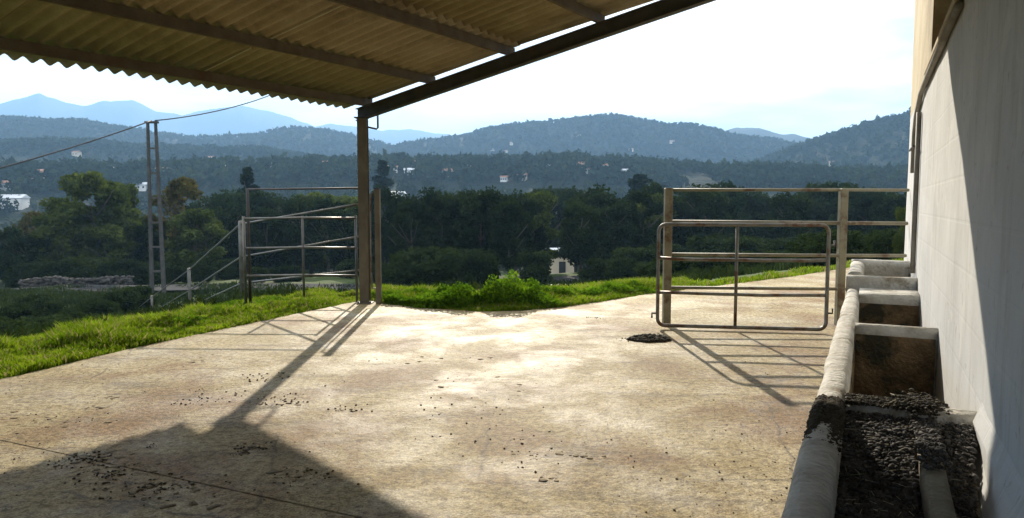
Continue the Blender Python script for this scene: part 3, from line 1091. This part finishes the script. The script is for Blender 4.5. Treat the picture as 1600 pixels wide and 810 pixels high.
# ------------------------------------------------------------------ dung and clods in the yard
def heap(name, label, c, r, n, zmax):
    pts, sz = [], []
    for i in range(n):
        a, q = rnd.uniform(0, 6.28), r * math.sqrt(rnd.random())
        x, y = c.x + q * math.cos(a) * 1.4, c.y + q * math.sin(a)
        pts.append((x, y, .008 + zmax * max(0, 1 - (q / r) ** 2) * rnd.random()))
        sz.append(rnd.uniform(.012, .035))
    o = pebbles(pts, sz, name, M['dung'])
    o['label'] = label
    o['category'] = 'dung'
    o['kind'] = 'stuff'
    return o


h0 = heap('dung_heap', 'flat heap of dark dung on the concrete at the foot of the right gate', on_z(1014, 531), .17, 300, .05)
del h0['category']
pts, sz = [], []
for i in range(1500):
    u, v = rnd.uniform(0, 1260), 500 + 310 * rnd.random() ** .8
    p = on_z(u, v)
    if yard_dist(p.x, p.y) > -.1 or float(fbm(np.array([p.x * .9]), np.array([p.y * .9]), 77, 4)[0]) < rnd.uniform(-.1, .14):
        continue
    if p.dot(N) > -.25 and p.dot(W) < 8.3:
        continue
    s = rnd.choice((.002, .002, .003, .003, .004, .006)) * rnd.uniform(.8, 1.3)
    pts.append((p.x, p.y, s * .4))
    sz.append(s)
for (u, v, r_, n_) in ((238, 697, .05, 8), (130, 720, .16, 55), (175, 745, .2, 60), (225, 765, .2, 40), (395, 700, .14, 30), (470, 745, .16, 30), (300, 760, .3, 30), (320, 620, .3, 30),
                       (300, 628, .15, 20), (410, 590, .2, 30), (440, 625, .2, 40), (540, 640, .12, 12), (985, 531, .15, 30), (930, 497, .12, 25), (780, 700, .5, 30), (660, 640, .5, 20), (385, 705, .1, 20)):
    c = on_z(u, v)
    for i in range(n_):
        a, q = rnd.uniform(0, 6.28), r_ * rnd.random() ** .7
        s = rnd.uniform(.003, .010)
        pts.append((c.x + q * math.cos(a) * 1.3, c.y + q * math.sin(a), s * .4))
        sz.append(s)
tag(pebbles(pts, sz, 'dirt_crumbs', M['dung'], .6), 'crumbs of dirt and dung scattered over the concrete yard', kind='stuff')

pts, sz = [], []
for (u, v, r_, n_) in ((150, 715, .16, 26), (185, 735, .2, 30), (235, 765, .2, 26), (390, 698, .12, 14), (460, 742, .14, 16), (330, 775, .25, 16), (150, 637, .08, 8), (175, 622, .08, 8), (540, 642, .07, 8), (60, 660, .35, 16),
                       (20, 650, .3, 12), (440, 632, .12, 10), (330, 560, .25, 8), (985, 531, .12, 8), (840, 710, .14, 10), (760, 600, .4, 12), (700, 560, .5, 12), (910, 712, .12, 8), (870, 745, .1, 6)):
    c = on_z(u, v)
    for i in range(n_):
        a, q = rnd.uniform(0, 6.28), r_ * rnd.random() ** .7
        s_ = .005 + .026 * rnd.random() ** 2.0
        pts.append((c.x + q * math.cos(a) * 1.5, c.y + q * math.sin(a) * .8, .001))
        sz.append(s_)
tag(pebbles(pts, sz, 'dung_smears', M['smear'], .05), 'flat dark smears of trodden dung on the concrete yard', kind='stuff')

# ------------------------------------------------------------------ grass and weeds
def blades(name, label, xs, ys, hs, mat, width=.008, lean=.35, z_off=0.0):
    n = len(xs)
    zs = terrain(xs, ys, False) + z_off
    a = rng.uniform(0, 2 * np.pi, n)
    la_ = rng.uniform(0, 2 * np.pi, n)
    ln = rng.uniform(.1, 1, n) * lean * hs
    wd = width * rng.uniform(.6, 1.5, n)
    bx, by = np.cos(a) * wd, np.sin(a) * wd
    dx, dy = np.cos(la_) * ln, np.sin(la_) * ln
    V = np.empty((n, 5, 3))
    for k, (sx, t, up_) in enumerate(((-1, 0, 0), (1, 0, 0), (.75, .35, .62), (-.75, .35, .62), (0, 1, 1))):
        V[:, k, 0] = xs + bx * sx + dx * t
        V[:, k, 1] = ys + by * sx + dy * t
        V[:, k, 2] = zs + hs * up_ * (1 - .15 * (up_ == 1)) - .01 * (up_ == 0)
    b = (np.arange(n) * 5)[:, None]
    tri = np.concatenate([b + np.array([0, 1, 2]), b + np.array([0, 2, 3]), b + np.array([3, 2, 4])])
    o = link(name, np_mesh(name, V.reshape(-1, 3), tri, mat), None)
    return tag(o, label, kind='stuff')


def patch(n, x0, x1, y0, y1, keep):
    xs, ys = rng.uniform(x0, x1, n), rng.uniform(y0, y1, n)
    d = yard_dist(xs, ys)
    k = keep(xs, ys, d)
    return xs[k], ys[k], d[k]


xs, ys, d = patch(330000, -9.5, -2.2, 5.2, 14.5, lambda x, y, d: (d > -.05 * vnoise(x * 5, y * 5, 2)) & (vnoise(x * 1.7, y * 1.7, 66) > .16) & (d < 2.3 + 1.2 * vnoise(x * .8, y * .8, 4)))
tuft = vnoise(xs * 2.2, ys * 2.2, 9)
hs = (.03 + .17 * tuft ** 2 + .06 * vnoise(xs * 7, ys * 7, 12)) * rng.uniform(.6, 1.3, len(xs)) * np.clip(.55 + d * .8, .5, 1.25)
blades('grass', 'bright sunlit grass along the left edge of the concrete yard', xs, ys, hs, M['grass'], .007, .6)
xs, ys, d = patch(140000, -2.5, 4.5, 10.4, 15.5, lambda x, y, d: (d > 0.0) & (d < 1.9 + .8 * vnoise(x * .9, y * .9, 4)) & (x < 3.6))
hs = (.09 + .13 * vnoise(xs * 2.4, ys * 2.4, 19)) * rng.uniform(.6, 1.3, len(xs)) * np.clip(.6 + d, .5, 1.2)
blades('grass', 'bright sunlit grass strip behind the yard between the two gates', xs, ys, hs, M['grass'], .008, .6)
xs, ys, d = patch(70000, 2.5, 12, 12.5, 26, lambda x, y, d: (d > 0.0) & (d < 0.25 + 0.5 * vnoise(x * .6, y * .6, 4)))
hs = (.05 + .13 * vnoise(xs * 1.4, ys * 1.4, 29)) * rng.uniform(.6, 1.3, len(xs))
blades('grass', 'tall sunlit grass beside the concrete path beyond the right gate', xs, ys, hs, M['grass'], .012, .6)
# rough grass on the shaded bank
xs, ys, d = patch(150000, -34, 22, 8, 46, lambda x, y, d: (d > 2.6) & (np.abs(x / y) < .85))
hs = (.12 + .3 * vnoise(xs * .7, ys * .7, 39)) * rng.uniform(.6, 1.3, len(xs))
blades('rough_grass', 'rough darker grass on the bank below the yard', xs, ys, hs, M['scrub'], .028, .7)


def leaf_quads(c, sizes, dirs=None):
    """small leaf-shaped diamonds at points c"""
    n = len(c)
    a = rng.normal(size=(n, 3))
    a /= np.linalg.norm(a, axis=1)[:, None]
    b = rng.normal(size=(n, 3))
    b -= a * (a * b).sum(1)[:, None]
    b /= np.linalg.norm(b, axis=1)[:, None]
    s = np.asarray(sizes)[:, None]
    V = np.stack([c - a * s, c + b * s * .55, c + a * s, c - b * s * .55], 1)
    F_ = np.arange(n * 4).reshape(n, 4)
    return V.reshape(-1, 3), F_


# leafy weed clump at the yard's far edge
def weed(name, label, spots, n_leaf, leaf):
    C_ = []
    for (x, y, r_, h_) in spots:
        m = int(n_leaf * r_ * r_ * 4)
        a, q = rng.uniform(0, 6.28, m), np.sqrt(rng.random(m))
        xx, yy = x + r_ * q * np.cos(a), y + r_ * .6 * q * np.sin(a)
        k = yard_dist(xx, yy) > -.12
        xx, yy, q = xx[k], yy[k], q[k]
        top = h_ * np.sqrt(np.clip(1 - q * q, 0.04, 1)) * (.75 + .5 * vnoise(xx * 6, yy * 6, 41))
        zz_ = terrain(xx, yy, False) + top * rng.random(len(xx)) ** .55
        C_.append(np.stack([xx, yy, zz_], -1))
    C_ = np.concatenate(C_)
    V, F_ = leaf_quads(C_, leaf * rng.uniform(.6, 1.4, len(C_)))
    return tag(link(name, np_mesh(name, V, F_, M['weed']), None), label, kind='stuff')


spots = []
for i in range(34):
    u = rnd.uniform(600, 860)
    base = at_y(u, 400, 11.3 + rnd.uniform(-.3, .8))
    hh = .22 + .36 * math.exp(-((u - 770) / 60) ** 2)
    spots.append((base.x, base.y, rnd.uniform(.25, .5), hh * rnd.uniform(.7, 1.1)))
for i in range(16):
    u = rnd.uniform(860, 1010)
    base = at_y(u, 400, 11.7 + (u - 860) / 150 * 1.3 + rnd.uniform(0, .8))
    spots.append((base.x, base.y, rnd.uniform(.2, .35), rnd.uniform(.12, .24)))
weed('weeds', 'low bright leafy weeds along the far edge of the yard', spots, 1500, .028)
spots = []
for i in range(30):
    t = rnd.random()
    p = Vector((-2.7 - 1.9 * t, 11.9 - 3.4 * t, 0)) + Vector((-.84, .36, 0)) * rnd.uniform(.3, 1.6)
    spots.append((p.x, p.y, rnd.uniform(.15, .35), rnd.uniform(.08, .2)))
weed('weeds', 'small leafy weeds growing in the grass left of the canopy post', spots, 1100, .02)

# ------------------------------------------------------------------ trees
def crown_mesh(name, mat, h, r, n, leaf, shape='round', seed=0, blobs=34):
    g = np.random.default_rng(seed)
    C_ = []
    for i in range(blobs):
        t = g.random()
        if shape == 'cypress':
            z = h * (.08 + .9 * t)
            rad = r * (1 - t) ** .7 * .9 + .1
            c = np.array([g.normal() * rad * .4, g.normal() * rad * .4, z])
            br = rad * .55 + .12
        elif shape == 'tall':
            z = h * (.22 + .74 * t)
            rad = r * np.sin(np.pi * (.12 + .83 * t)) ** .6
            a = g.uniform(0, 6.28)
            c = np.array([np.cos(a) * rad * g.random() ** .5, np.sin(a) * rad * g.random() ** .5, z])
            br = r * g.uniform(.20, .38)
        else:
            z = h * (.20 + .72 * t)
            rad = r * np.sin(np.pi * (.20 + .72 * t)) ** .55
            a = g.uniform(0, 6.28)
            c = np.array([np.cos(a) * rad * .85 * g.random() ** .45, np.sin(a) * rad * .85 * g.random() ** .45, z])
            br = r * g.uniform(.24, .42)
        m = n // blobs
        dv = g.normal(size=(m, 3))
        dv /= np.linalg.norm(dv, axis=1)[:, None]
        C_.append(c + dv * br * (g.random((m, 1)) ** .4) * np.array([1, 1, .8]))
    C_ = np.concatenate(C_)
    V, F_ = leaf_quads(C_, leaf * g.uniform(.5, 1.3, len(C_)))
    return np_mesh(name, V, F_, mat)


def trunk_mesh(h, r, seed=0):
    g = random.Random(seed)
    mb = MB()
    pts = [Vector((g.uniform(-.1, .1) * i * .5, g.uniform(-.1, .1) * i * .5, h * .75 * i / 5 - .3 * (i == 0))) for i in range(6)]
    mb.tube(pts, [r * (1 - .16 * i) for i in range(6)], 7)
    for i in range(6):
        k = g.randint(2, 4)
        a = g.uniform(0, 6.28)
        L_ = h * g.uniform(.18, .3)
        b = pts[k]
        mb.tube([b, b + Vector((math.cos(a) * L_ * .5, math.sin(a) * L_ * .5, L_ * .4)), b + Vector((math.cos(a) * L_, math.sin(a) * L_, L_ * .9))], [r * .4, r * .28, r * .1], 5)
    return mb.mesh('trunk', smooth=True)


KINDS = {
    'dark': [(crown_mesh('crown', M['leaf_dark'], 9, 2.9, 7500, .20, 'round', 1), trunk_mesh(9, .2, 1)), (crown_mesh('crown', M['leaf_dark'], 9, 2.4, 7000, .19, 'tall', 2), trunk_mesh(9, .18, 2)),
             (crown_mesh('crown', M['leaf_dark'], 9, 3.2, 8000, .21, 'round', 3, 42), trunk_mesh(9, .22, 3))],
    'mid': [(crown_mesh('crown', M['leaf_mid'], 9, 2.8, 7000, .20, 'tall', 4), trunk_mesh(9, .2, 4)), (crown_mesh('crown', M['leaf_mid'], 9, 2.9, 7000, .20, 'round', 5), trunk_mesh(9, .2, 5))],
    'autumn': [(crown_mesh('crown', M['leaf_autumn'], 9, 2.5, 5500, .19, 'tall', 6), trunk_mesh(9, .18, 6))],
    'cypress': [(crown_mesh('crown', M['leaf_cypress'], 9, 1.3, 5000, .17, 'cypress', 7, 40), trunk_mesh(9, .16, 7))],
    'bush': [(crown_mesh('crown', M['scrub'], 9, 5.5, 6000, .42, 'round', 8, 30), trunk_mesh(6, .3, 8))],
}
for lst in KINDS.values():
    for c_, t_ in lst:
        if not t_.materials:
            t_.materials.append(M['bark'])


def tree(name, label, group, kind, u, v_top, Yd, wide=1.0, var=None):
    p = at_y(u, v_top, Yd)
    g0 = tz(p.x, p.y)
    h = max(1.2, p.z - g0)
    c_, t_ = rnd.choice(KINDS[kind]) if var is None else KINDS[kind][var]
    root = empty(name, (p.x, p.y, g0 - .05), 0)
    s = h / 9.0
    root.rotation_euler = (0, 0, rnd.uniform(0, 6.28))
    root.scale = (s * wide, s * wide, s)
    tag(root, label, 'shrub' if kind == 'bush' else 'tree', group)
    for nm, me_ in (('trunk', t_), ('crown', c_)):
        o = bpy.data.objects.new(nm, me_)
        COL.objects.link(o)
        o.parent = root
    return root


for i in range(16):
    tree('scrub_bush', 'added low dark bush shading the grass behind the path, seen through the right gate', 'added bushes by the path', 'bush', 1035 + i * 25 + rnd.uniform(-8, 8), rnd.uniform(396, 420), rnd.uniform(22, 31), rnd.uniform(.9, 1.4))  # added bushes, put here to shade the grass behind the path
# the trees that stand out on the left
tree('broadleaf_tree', 'tall olive green tree left of the twin-legged pole', None, 'mid', 140, 270, 62, .95, 0)
tree('broadleaf_tree', 'shorter olive green tree at the left of the tall one', None, 'mid', 98, 302, 60, .9, 1)
tree('broadleaf_tree', 'olive green tree close to the right of the tall one by the pole', None, 'mid', 185, 284, 66, .8, 0)
tree('autumn_tree', 'yellowing tree just right of the twin-legged pole', None, 'autumn', 283, 276, 60, 1.0, 0)
tree('autumn_tree', 'small browning tree far left below the pale building', None, 'autumn', 62, 330, 75, 1.0, 0)
tree('cypress_tree', 'dark narrow cypress behind the open left gate', None, 'cypress', 386, 256, 95, 1.1, 0)
tree('cypress_tree', 'dark narrow cypress just right of the canopy post', None, 'cypress', 598, 246, 150, 1.2, 0)
tree('pine_tree', 'dark pointed tree rising behind the left end of the right gate', None, 'cypress', 1000, 268, 120, 1.9, 0)
tree('shrub', 'bright leafed shrub peeping past the corner of the white building', None, 'mid', 1412, 318, 21, .5, 1)
# dense rows
for i in range(15):
    u = 10 + i * 38 + rnd.uniform(-14, 14)
    tree('broadleaf_tree', 'dark backlit tree in the row behind the road, left of the canopy post', 'trees behind the road', rnd.choice(('dark', 'mid')) if u < 330 else 'dark', u, rnd.uniform(318, 350) - (22 if 320 < u < 560 else 0) + (24 if u < 70 else 0), rnd.uniform(54, 68), rnd.uniform(.95, 1.25))
for i in range(10):
    u = 330 + i * 26 + rnd.uniform(-10, 10)
    tree('broadleaf_tree', 'taller dark tree seen through the rails of the open left gate', 'trees behind the left gate', rnd.choice(('dark', 'dark', 'mid')), u, rnd.uniform(284, 312), rnd.uniform(68, 85), rnd.uniform(.95, 1.2))
for i in range(24):
    u = 600 + i * 19 + rnd.uniform(-7, 7)
    if 858 < u < 895:
        continue
    tree('broadleaf_tree', 'dark backlit tree in the dense row between the canopy post and the right gate', 'trees in the middle row', ('mid' if i % 9 == 4 else 'dark'), u, rnd.uniform(284, 312), rnd.uniform(46, 66), rnd.uniform(.8, 1.1))
for i in range(4):
    tree('broadleaf_tree', 'dark tree at the back of the clearing between the post and the right gate', 'trees at the clearing', 'dark', 850 + i * 17, 288 + 6 * (i % 2), 84 + i * 3, 1.0)
for i in range(19):
    u = 1035 + i * 23 + rnd.uniform(-9, 9)
    tree('broadleaf_tree', 'dark backlit tree seen through the right gate and fence', 'trees beyond the right gate', 'dark', u, rnd.uniform(284, 308), rnd.uniform(55, 78), rnd.uniform(.9, 1.15))
# off to both sides, so that the rows go on past the frame
for i in range(3):
    tree('broadleaf_tree', 'dark backlit tree at the far end of the left row', 'trees at the left end', 'dark', -130 - i * 60, rnd.uniform(290, 330), rnd.uniform(52, 66), 1.1)
# shaded scrub on the bank and in front of the trees
for i in range(30):
    u = rnd.uniform(-20, 600)
    tree('scrub_bush', 'low dark scrub bush on the shaded bank left of the canopy post', 'scrub on the left bank', 'bush', u, rnd.uniform(400, 425), rnd.uniform(50, 56), rnd.uniform(.8, 1.4))
for (u, v, Yd) in ((190, 462, 34), (150, 470, 31), (215, 466, 36), (60, 474, 33), (20, 480, 29), (330, 462, 30), (420, 455, 26), (500, 450, 24), (110, 488, 24), (10, 506, 20), (60, 500, 22)):
    tree('scrub_bush', 'small dark bramble bush in front of the road', 'brambles on the bank', 'bush', u, v, Yd, 1.3)
for i in range(26):
    u = rnd.uniform(600, 1030)
    if 845 < u < 915:
        continue
    tree('scrub_bush', 'low dark bush under the trees behind the weedy yard edge', 'bushes under the middle row', 'bush', u, rnd.uniform(385, 418), rnd.uniform(38, 46), rnd.uniform(.8, 1.3))
for i in range(24):
    u = rnd.uniform(1030, 1440)
    tree('scrub_bush', 'low dark bush beyond the grass seen through the right gate', 'bushes beyond the right gate', 'bush', u, rnd.uniform(362, 392), rnd.uniform(44, 54), rnd.uniform(.8, 1.3))

ORD = ['first', 'second', 'third', 'fourth', 'fifth', 'sixth', 'seventh', 'eighth', 'ninth', 'tenth', 'eleventh', 'twelfth', 'thirteenth', 'fourteenth', 'fifteenth', 'sixteenth',
       'seventeenth', 'eighteenth', 'nineteenth', 'twentieth', 'twenty-first', 'twenty-second', 'twenty-third', 'twenty-fourth', 'twenty-fifth']
for grp, txt in (('trees behind the road', '%s backlit tree from the left in the row behind the road'),
                 ('trees behind the left gate', '%s taller tree from the left behind the open left gate'),
                 ('trees in the middle row', '%s tree from the canopy post in the dense middle row'),
                 ('trees at the clearing', '%s dark tree from the left at the back of the clearing'),
                 ('trees beyond the right gate', '%s dark tree from the left seen through the right gate and fence')):
    row = sorted((o for o in COL.objects if o.get('group') == grp), key=lambda o: o.location.x / o.location.y)
    for i, o in enumerate(row):
        o['label'] = txt % ORD[i]

# ------------------------------------------------------------------ road, stone wall, pole, cable
def strip(name, line, w, mat, lift=.05, label=None):
    vs, fs = [], []
    for i, p in enumerate(line):
        a = line[max(0, i - 1)]
        b = line[min(len(line) - 1, i + 1)]
        t = Vector((b[0] - a[0], b[1] - a[1], 0)).normalized()
        s_ = Vector((-t.y, t.x, 0))
        for k in (-1, 1):
            q = Vector((p[0], p[1], 0)) + s_ * (w / 2 * k)
            vs.append((q.x, q.y, p[2] + lift))
    for i in range(len(line) - 1):
        fs.append((2 * i, 2 * i + 1, 2 * i + 3, 2 * i + 2))
    o = MB().add(vs, fs).build(name, mat)
    return tag(o, label, kind='structure')


line = []
for i in range(40):
    x = -48 + i * 1.5
    y = 45.0 + .004 * (x + 20) ** 2
    zz_ = max(tz(x, y - 1.5), tz(x, y + 1.5), tz(x, y))
    line.append([x, y, zz_])
for k in range(4):
    for i in range(1, len(line) - 1):
        line[i][2] = max(line[i][2], (line[i - 1][2] + line[i + 1][2]) / 2)
strip('road', line, 3.4, M['asphalt'], .06, 'narrow grey road crossing below the yard')
pts, sz = [], []
for i in range(700):
    x = rnd.uniform(-33, -25.5)
    y = 48.3 + rnd.uniform(-.25, .25)
    pts.append((x, y, tz(x, y) + rnd.uniform(0, .75)))
    sz.append(rnd.uniform(.09, .19))
so = pebbles(pts, sz, 'stone_wall', M['stone'])
tag(so, 'low rough grey stone wall beside the road at the left', 'wall')

pt = at_y(237, 193, 43.0)
pb = Vector((pt.x, pt.y, tz(pt.x, pt.y) - .1))
pole = empty('utility_pole', pb)
tag(pole, 'twin-legged ladder-like utility pole standing left of the gate', 'pole')
HP = pt.z - pb.z
for sx in (-1, 1):
    MB().hexa([pb + Vector((sx * .36 + a * .09, b * .11, 0)) for a, b in ((-1, -1), (1, -1), (1, 1), (-1, 1))] + [pb + Vector((sx * .23 + a * .06, b * .08, HP)) for a, b in ((-1, -1), (1, -1), (1, 1), (-1, 1))]).build('leg', M['pole'], pole)
for k in range(1, 7):
    t = k / 7
    MB().box(pb + Z * (HP * t), (.5 + .2 * (1 - t), .10, .1)).build('rung', M['pole'], pole)
MB().box(pb + Z * (HP + .06), (.78, .2, .12)).build('cap', M['pole'], pole)


def cable(name, label, a, b, sag, r=.035):
    pts = []
    for i in range(25):
        t = i / 24
        p = a.lerp(b, t) - Z * (sag * 4 * t * (1 - t))
        pts.append(p)
    o = MB().tube(pts, r, 6).build(name, M['cable'], None, smooth=True)
    return tag(o, label, 'cable')


top = pb + Z * (HP + .16)
cable('overhead_cable', 'black bundled overhead cable running down left from the utility pole', top, at_y(-60, 279, 30.0), .12)
cable('overhead_cable', 'black overhead cable rising right from the utility pole behind the canopy', top + Vector((.2, 0, 0)), at_y(470, 128, 60.0), .5)

# ------------------------------------------------------------------ houses
def house_far(label, u, v, dist, w, h, d, wall='white_house', roof='tile_roof', rz=0.0, pitch=.25, group='houses in the valley', wins=3, here=False):
    dirv = ray(u, v)
    # v is the foot of the house on the hillside; the distance says how far up the valley it stands
    tt = np.linspace(dist * .55, dist * 3.0, 500)
    px_, py_ = dirv.x / dirv.y * tt, tt
    df = EYE + dirv.z / dirv.y * tt - terrain(px_, py_)
    k = np.where(df < 0.3)[0]
    Yh = float(tt[k[0]]) if len(k) and not here else dist
    p = Vector((dirv.x / dirv.y * Yh, Yh, 0))
    g0 = p.z = tz(p.x, p.y)
    root = empty('house', (p.x, p.y, min(g0, p.z) - 1.0))
    root.rotation_euler = (0, 0, rz)
    w, h, d = w * .62, h * .6, d * .62
    tag(root, label, 'house', group)
    base = max(0, p.z - min(g0, p.z)) + 1.0
    H_ = base + h

    def bx(mb, x0, x1, y0, y1, z0, z1):
        return mb.hexa([Vector(q) for q in ((x0, y0, z0), (x1, y0, z0), (x1, y1, z0), (x0, y1, z0), (x0, y0, z1), (x1, y0, z1), (x1, y1, z1), (x0, y1, z1))])

    def put(mb, nm, mt, par=root):
        me_ = mb.mesh(nm)
        me_.materials.append(mt)
        o = bpy.data.objects.new(nm, me_)
        COL.objects.link(o)
        o.parent = par
        return o
    put(bx(MB(), -w / 2, w / 2, -d / 2, d / 2, 0, H_), 'wall', M[wall])
    e = .4
    rh = d * pitch
    vs = [(-w / 2 - e, -d / 2 - e, H_ + .02), (w / 2 + e, -d / 2 - e, H_ + .02), (w / 2 + e, d / 2 + e, H_ + .02), (-w / 2 - e, d / 2 + e, H_ + .02), (-w / 2 - e, 0, H_ + rh + .02), (w / 2 + e, 0, H_ + rh + .02)]
    put(MB().add(vs, [(0, 1, 5, 4), (2, 3, 4, 5), (0, 4, 3), (1, 2, 5), (3, 2, 1, 0)]), 'roof', M[roof])
    for k in range(wins):
        x = -w / 2 + w * (k + .5) / wins
        mb = MB()
        bx(mb, x - .35, x + .35, -d / 2 - .05, -d / 2 - .01, base + h * .3, base + h * .7)
        put(mb, 'window', M['pane'])
    return root


house_far('long low white building with a pale roof at the left edge', 12, 323, 130, 20, 5.5, 9, roof='pale_roof', rz=.1)
house_far('white house above the trees left of the twin-legged pole', 218, 296, 260, 9, 3.5, 7, roof='pale_roof', rz=.3)
house_far('white house left of the tall olive tree', 12, 296, 300, 12, 4, 8, rz=-.2)
house_far('pale house with a lit roof just right of the canopy post', 622, 312, 170, 9, 4.5, 7, roof='pale_roof', rz=.4)
house_far('pale roofed shed standing in for the upper white glint between the trees behind the weeds', 876, 455, 76, 4.0, 5.0, 3.0, 'cream_house', roof='pale_roof', rz=.1, wins=1, here=True)  # this shed and the next stand in for white glints behind the weeds
house_far('wide white shed roof standing in for the glint just above the weeds in the middle', 876, 444, 52, 2.6, .3, 1.0, roof='pale_roof', rz=.05, wins=0, pitch=.12)
house_far('bright white house with a wide roof in the middle of the valley', 848, 268, 400, 12, 4, 8, roof='pale_roof', rz=.1)
house_far('long terracotta roofed house right of the bright white valley house', 898, 263, 415, 18, 3.5, 9, 'cream_house', rz=-.1, wins=5)
house_far('pair of bright white walls at the right of the long terracotta house', 945, 268, 405, 6, 5, 6, rz=.2)
house_far('small white house below the bright white valley house', 788, 283, 330, 5, 3.0, 5, rz=-.3)
for i, (u, v, dd) in enumerate(((430, 262, 420), (455, 266, 400), (470, 255, 470), (512, 262, 430), (610, 268, 400), (640, 272, 380), (665, 262, 430), (690, 266, 410), (712, 262, 450), (735, 265, 430), (655, 257, 500), (605, 252, 520), (815, 281, 340),
                                (980, 274, 370), (560, 275, 350), (700, 275, 360), (1010, 272, 380), (345, 268, 420), (255, 272, 400), (300, 262, 480), (180, 272, 420), (40, 290, 320), (70, 278, 390), (915, 270, 390), (330, 250, 560))):
    house_far('small pale house among the trees on the valley floor', u, v, dd, rnd.uniform(6, 11), rnd.uniform(3, 4.5), rnd.uniform(5, 8), rnd.choice(('white_house', 'white_house', 'cream_house')), rnd.choice(('tile_roof', 'tile_roof', 'pale_roof')), rnd.uniform(-.6, .6), group='small houses on the valley floor')
for i, (u, v, dd) in enumerate(((800, 226, 1150), (770, 236, 1080), (790, 240, 1030), (905, 216, 1180), (985, 236, 1060), (1050, 225, 1150), (1300, 260, 640), (120, 246, 850))):
    house_far('tiny pale house high on a hazy hillside', u, v, dd, rnd.uniform(7, 11), rnd.uniform(4, 5), rnd.uniform(6, 8), 'cream_house', 'tile_roof', rnd.uniform(-.6, .6), group='houses on the hillsides', wins=2)

# ------------------------------------------------------------------ woods of the valley and hills (read as one mass)
def wood(name, label, n, r0, r1, half, h0, h1, leafs, leaf_k, mat, clear=-.10):
    a = rng.uniform(-half, half, n)
    r = np.exp(rng.uniform(np.log(r0), np.log(r1), n))
    x, y = np.sin(a) * r, np.cos(a) * r
    keep = fbm(x / 45, y / 45, 55, 3) > clear
    x, y = x[keep], y[keep]
    n = len(x)
    z = terrain(x, y)
    h = rng.uniform(h0, h1, n)
    m = leafs
    dv = rng.normal(size=(n, m, 3))
    dv /= np.linalg.norm(dv, axis=2)[..., None]
    dv *= (rng.random((n, m, 1)) ** .35)
    lump = 1 + .35 * np.sin(dv[..., :1] * 5 + rng.uniform(0, 6, (n, 1, 1))) * np.cos(dv[..., 1:2] * 4)
    c = dv * lump * (h[:, None, None] * np.array([.42, .42, .5])) + np.stack([x, y, z + h * .5], -1)[:, None, :]
    V, F_ = leaf_quads(c.reshape(-1, 3), np.repeat(h * leaf_k, m) * rng.uniform(.6, 1.3, n * m))
    return tag(link(name, np_mesh(name, V, F_, mat), None), label, kind='stuff')


wood('valley_wood', 'scattered woodland filling the valley floor', 1700, 110, 420, R(40), 3.5, 7.5, 95, .13, M['wood_far'])
wood('hill_wood', 'forest covering the nearer hillsides', 9500, 350, 760, R(40), 3.5, 6.5, 20, .31, M['wood_far'], -.2)
wood('hill_wood', 'forest covering the hazy middle hillsides', 26000, 700, 1400, R(40), 4.0, 6.5, 9, .46, M['wood_far'], -.24)

# ------------------------------------------------------------------ air
m, nt, out = nodes_of('haze')
pv = nt.nodes.new('ShaderNodeVolumePrincipled')
pv.inputs['Color'].default_value = (0.38, 0.65, 1.0, 1)
pv.inputs['Density'].default_value = 0.00031
pv.inputs['Anisotropy'].default_value = 0.15
nt.links.new(pv.outputs[0], out.inputs['Volume'])
mb = MB()
zt = float(Zt.max()) + 15
zb = float(Zt.min()) - 1.5
mb.box((0, 0, (zt + zb) / 2), (11400, 11400, zt - zb))
tag(mb.build('haze', m), 'pale blue haze filling the valley air', kind='stuff')
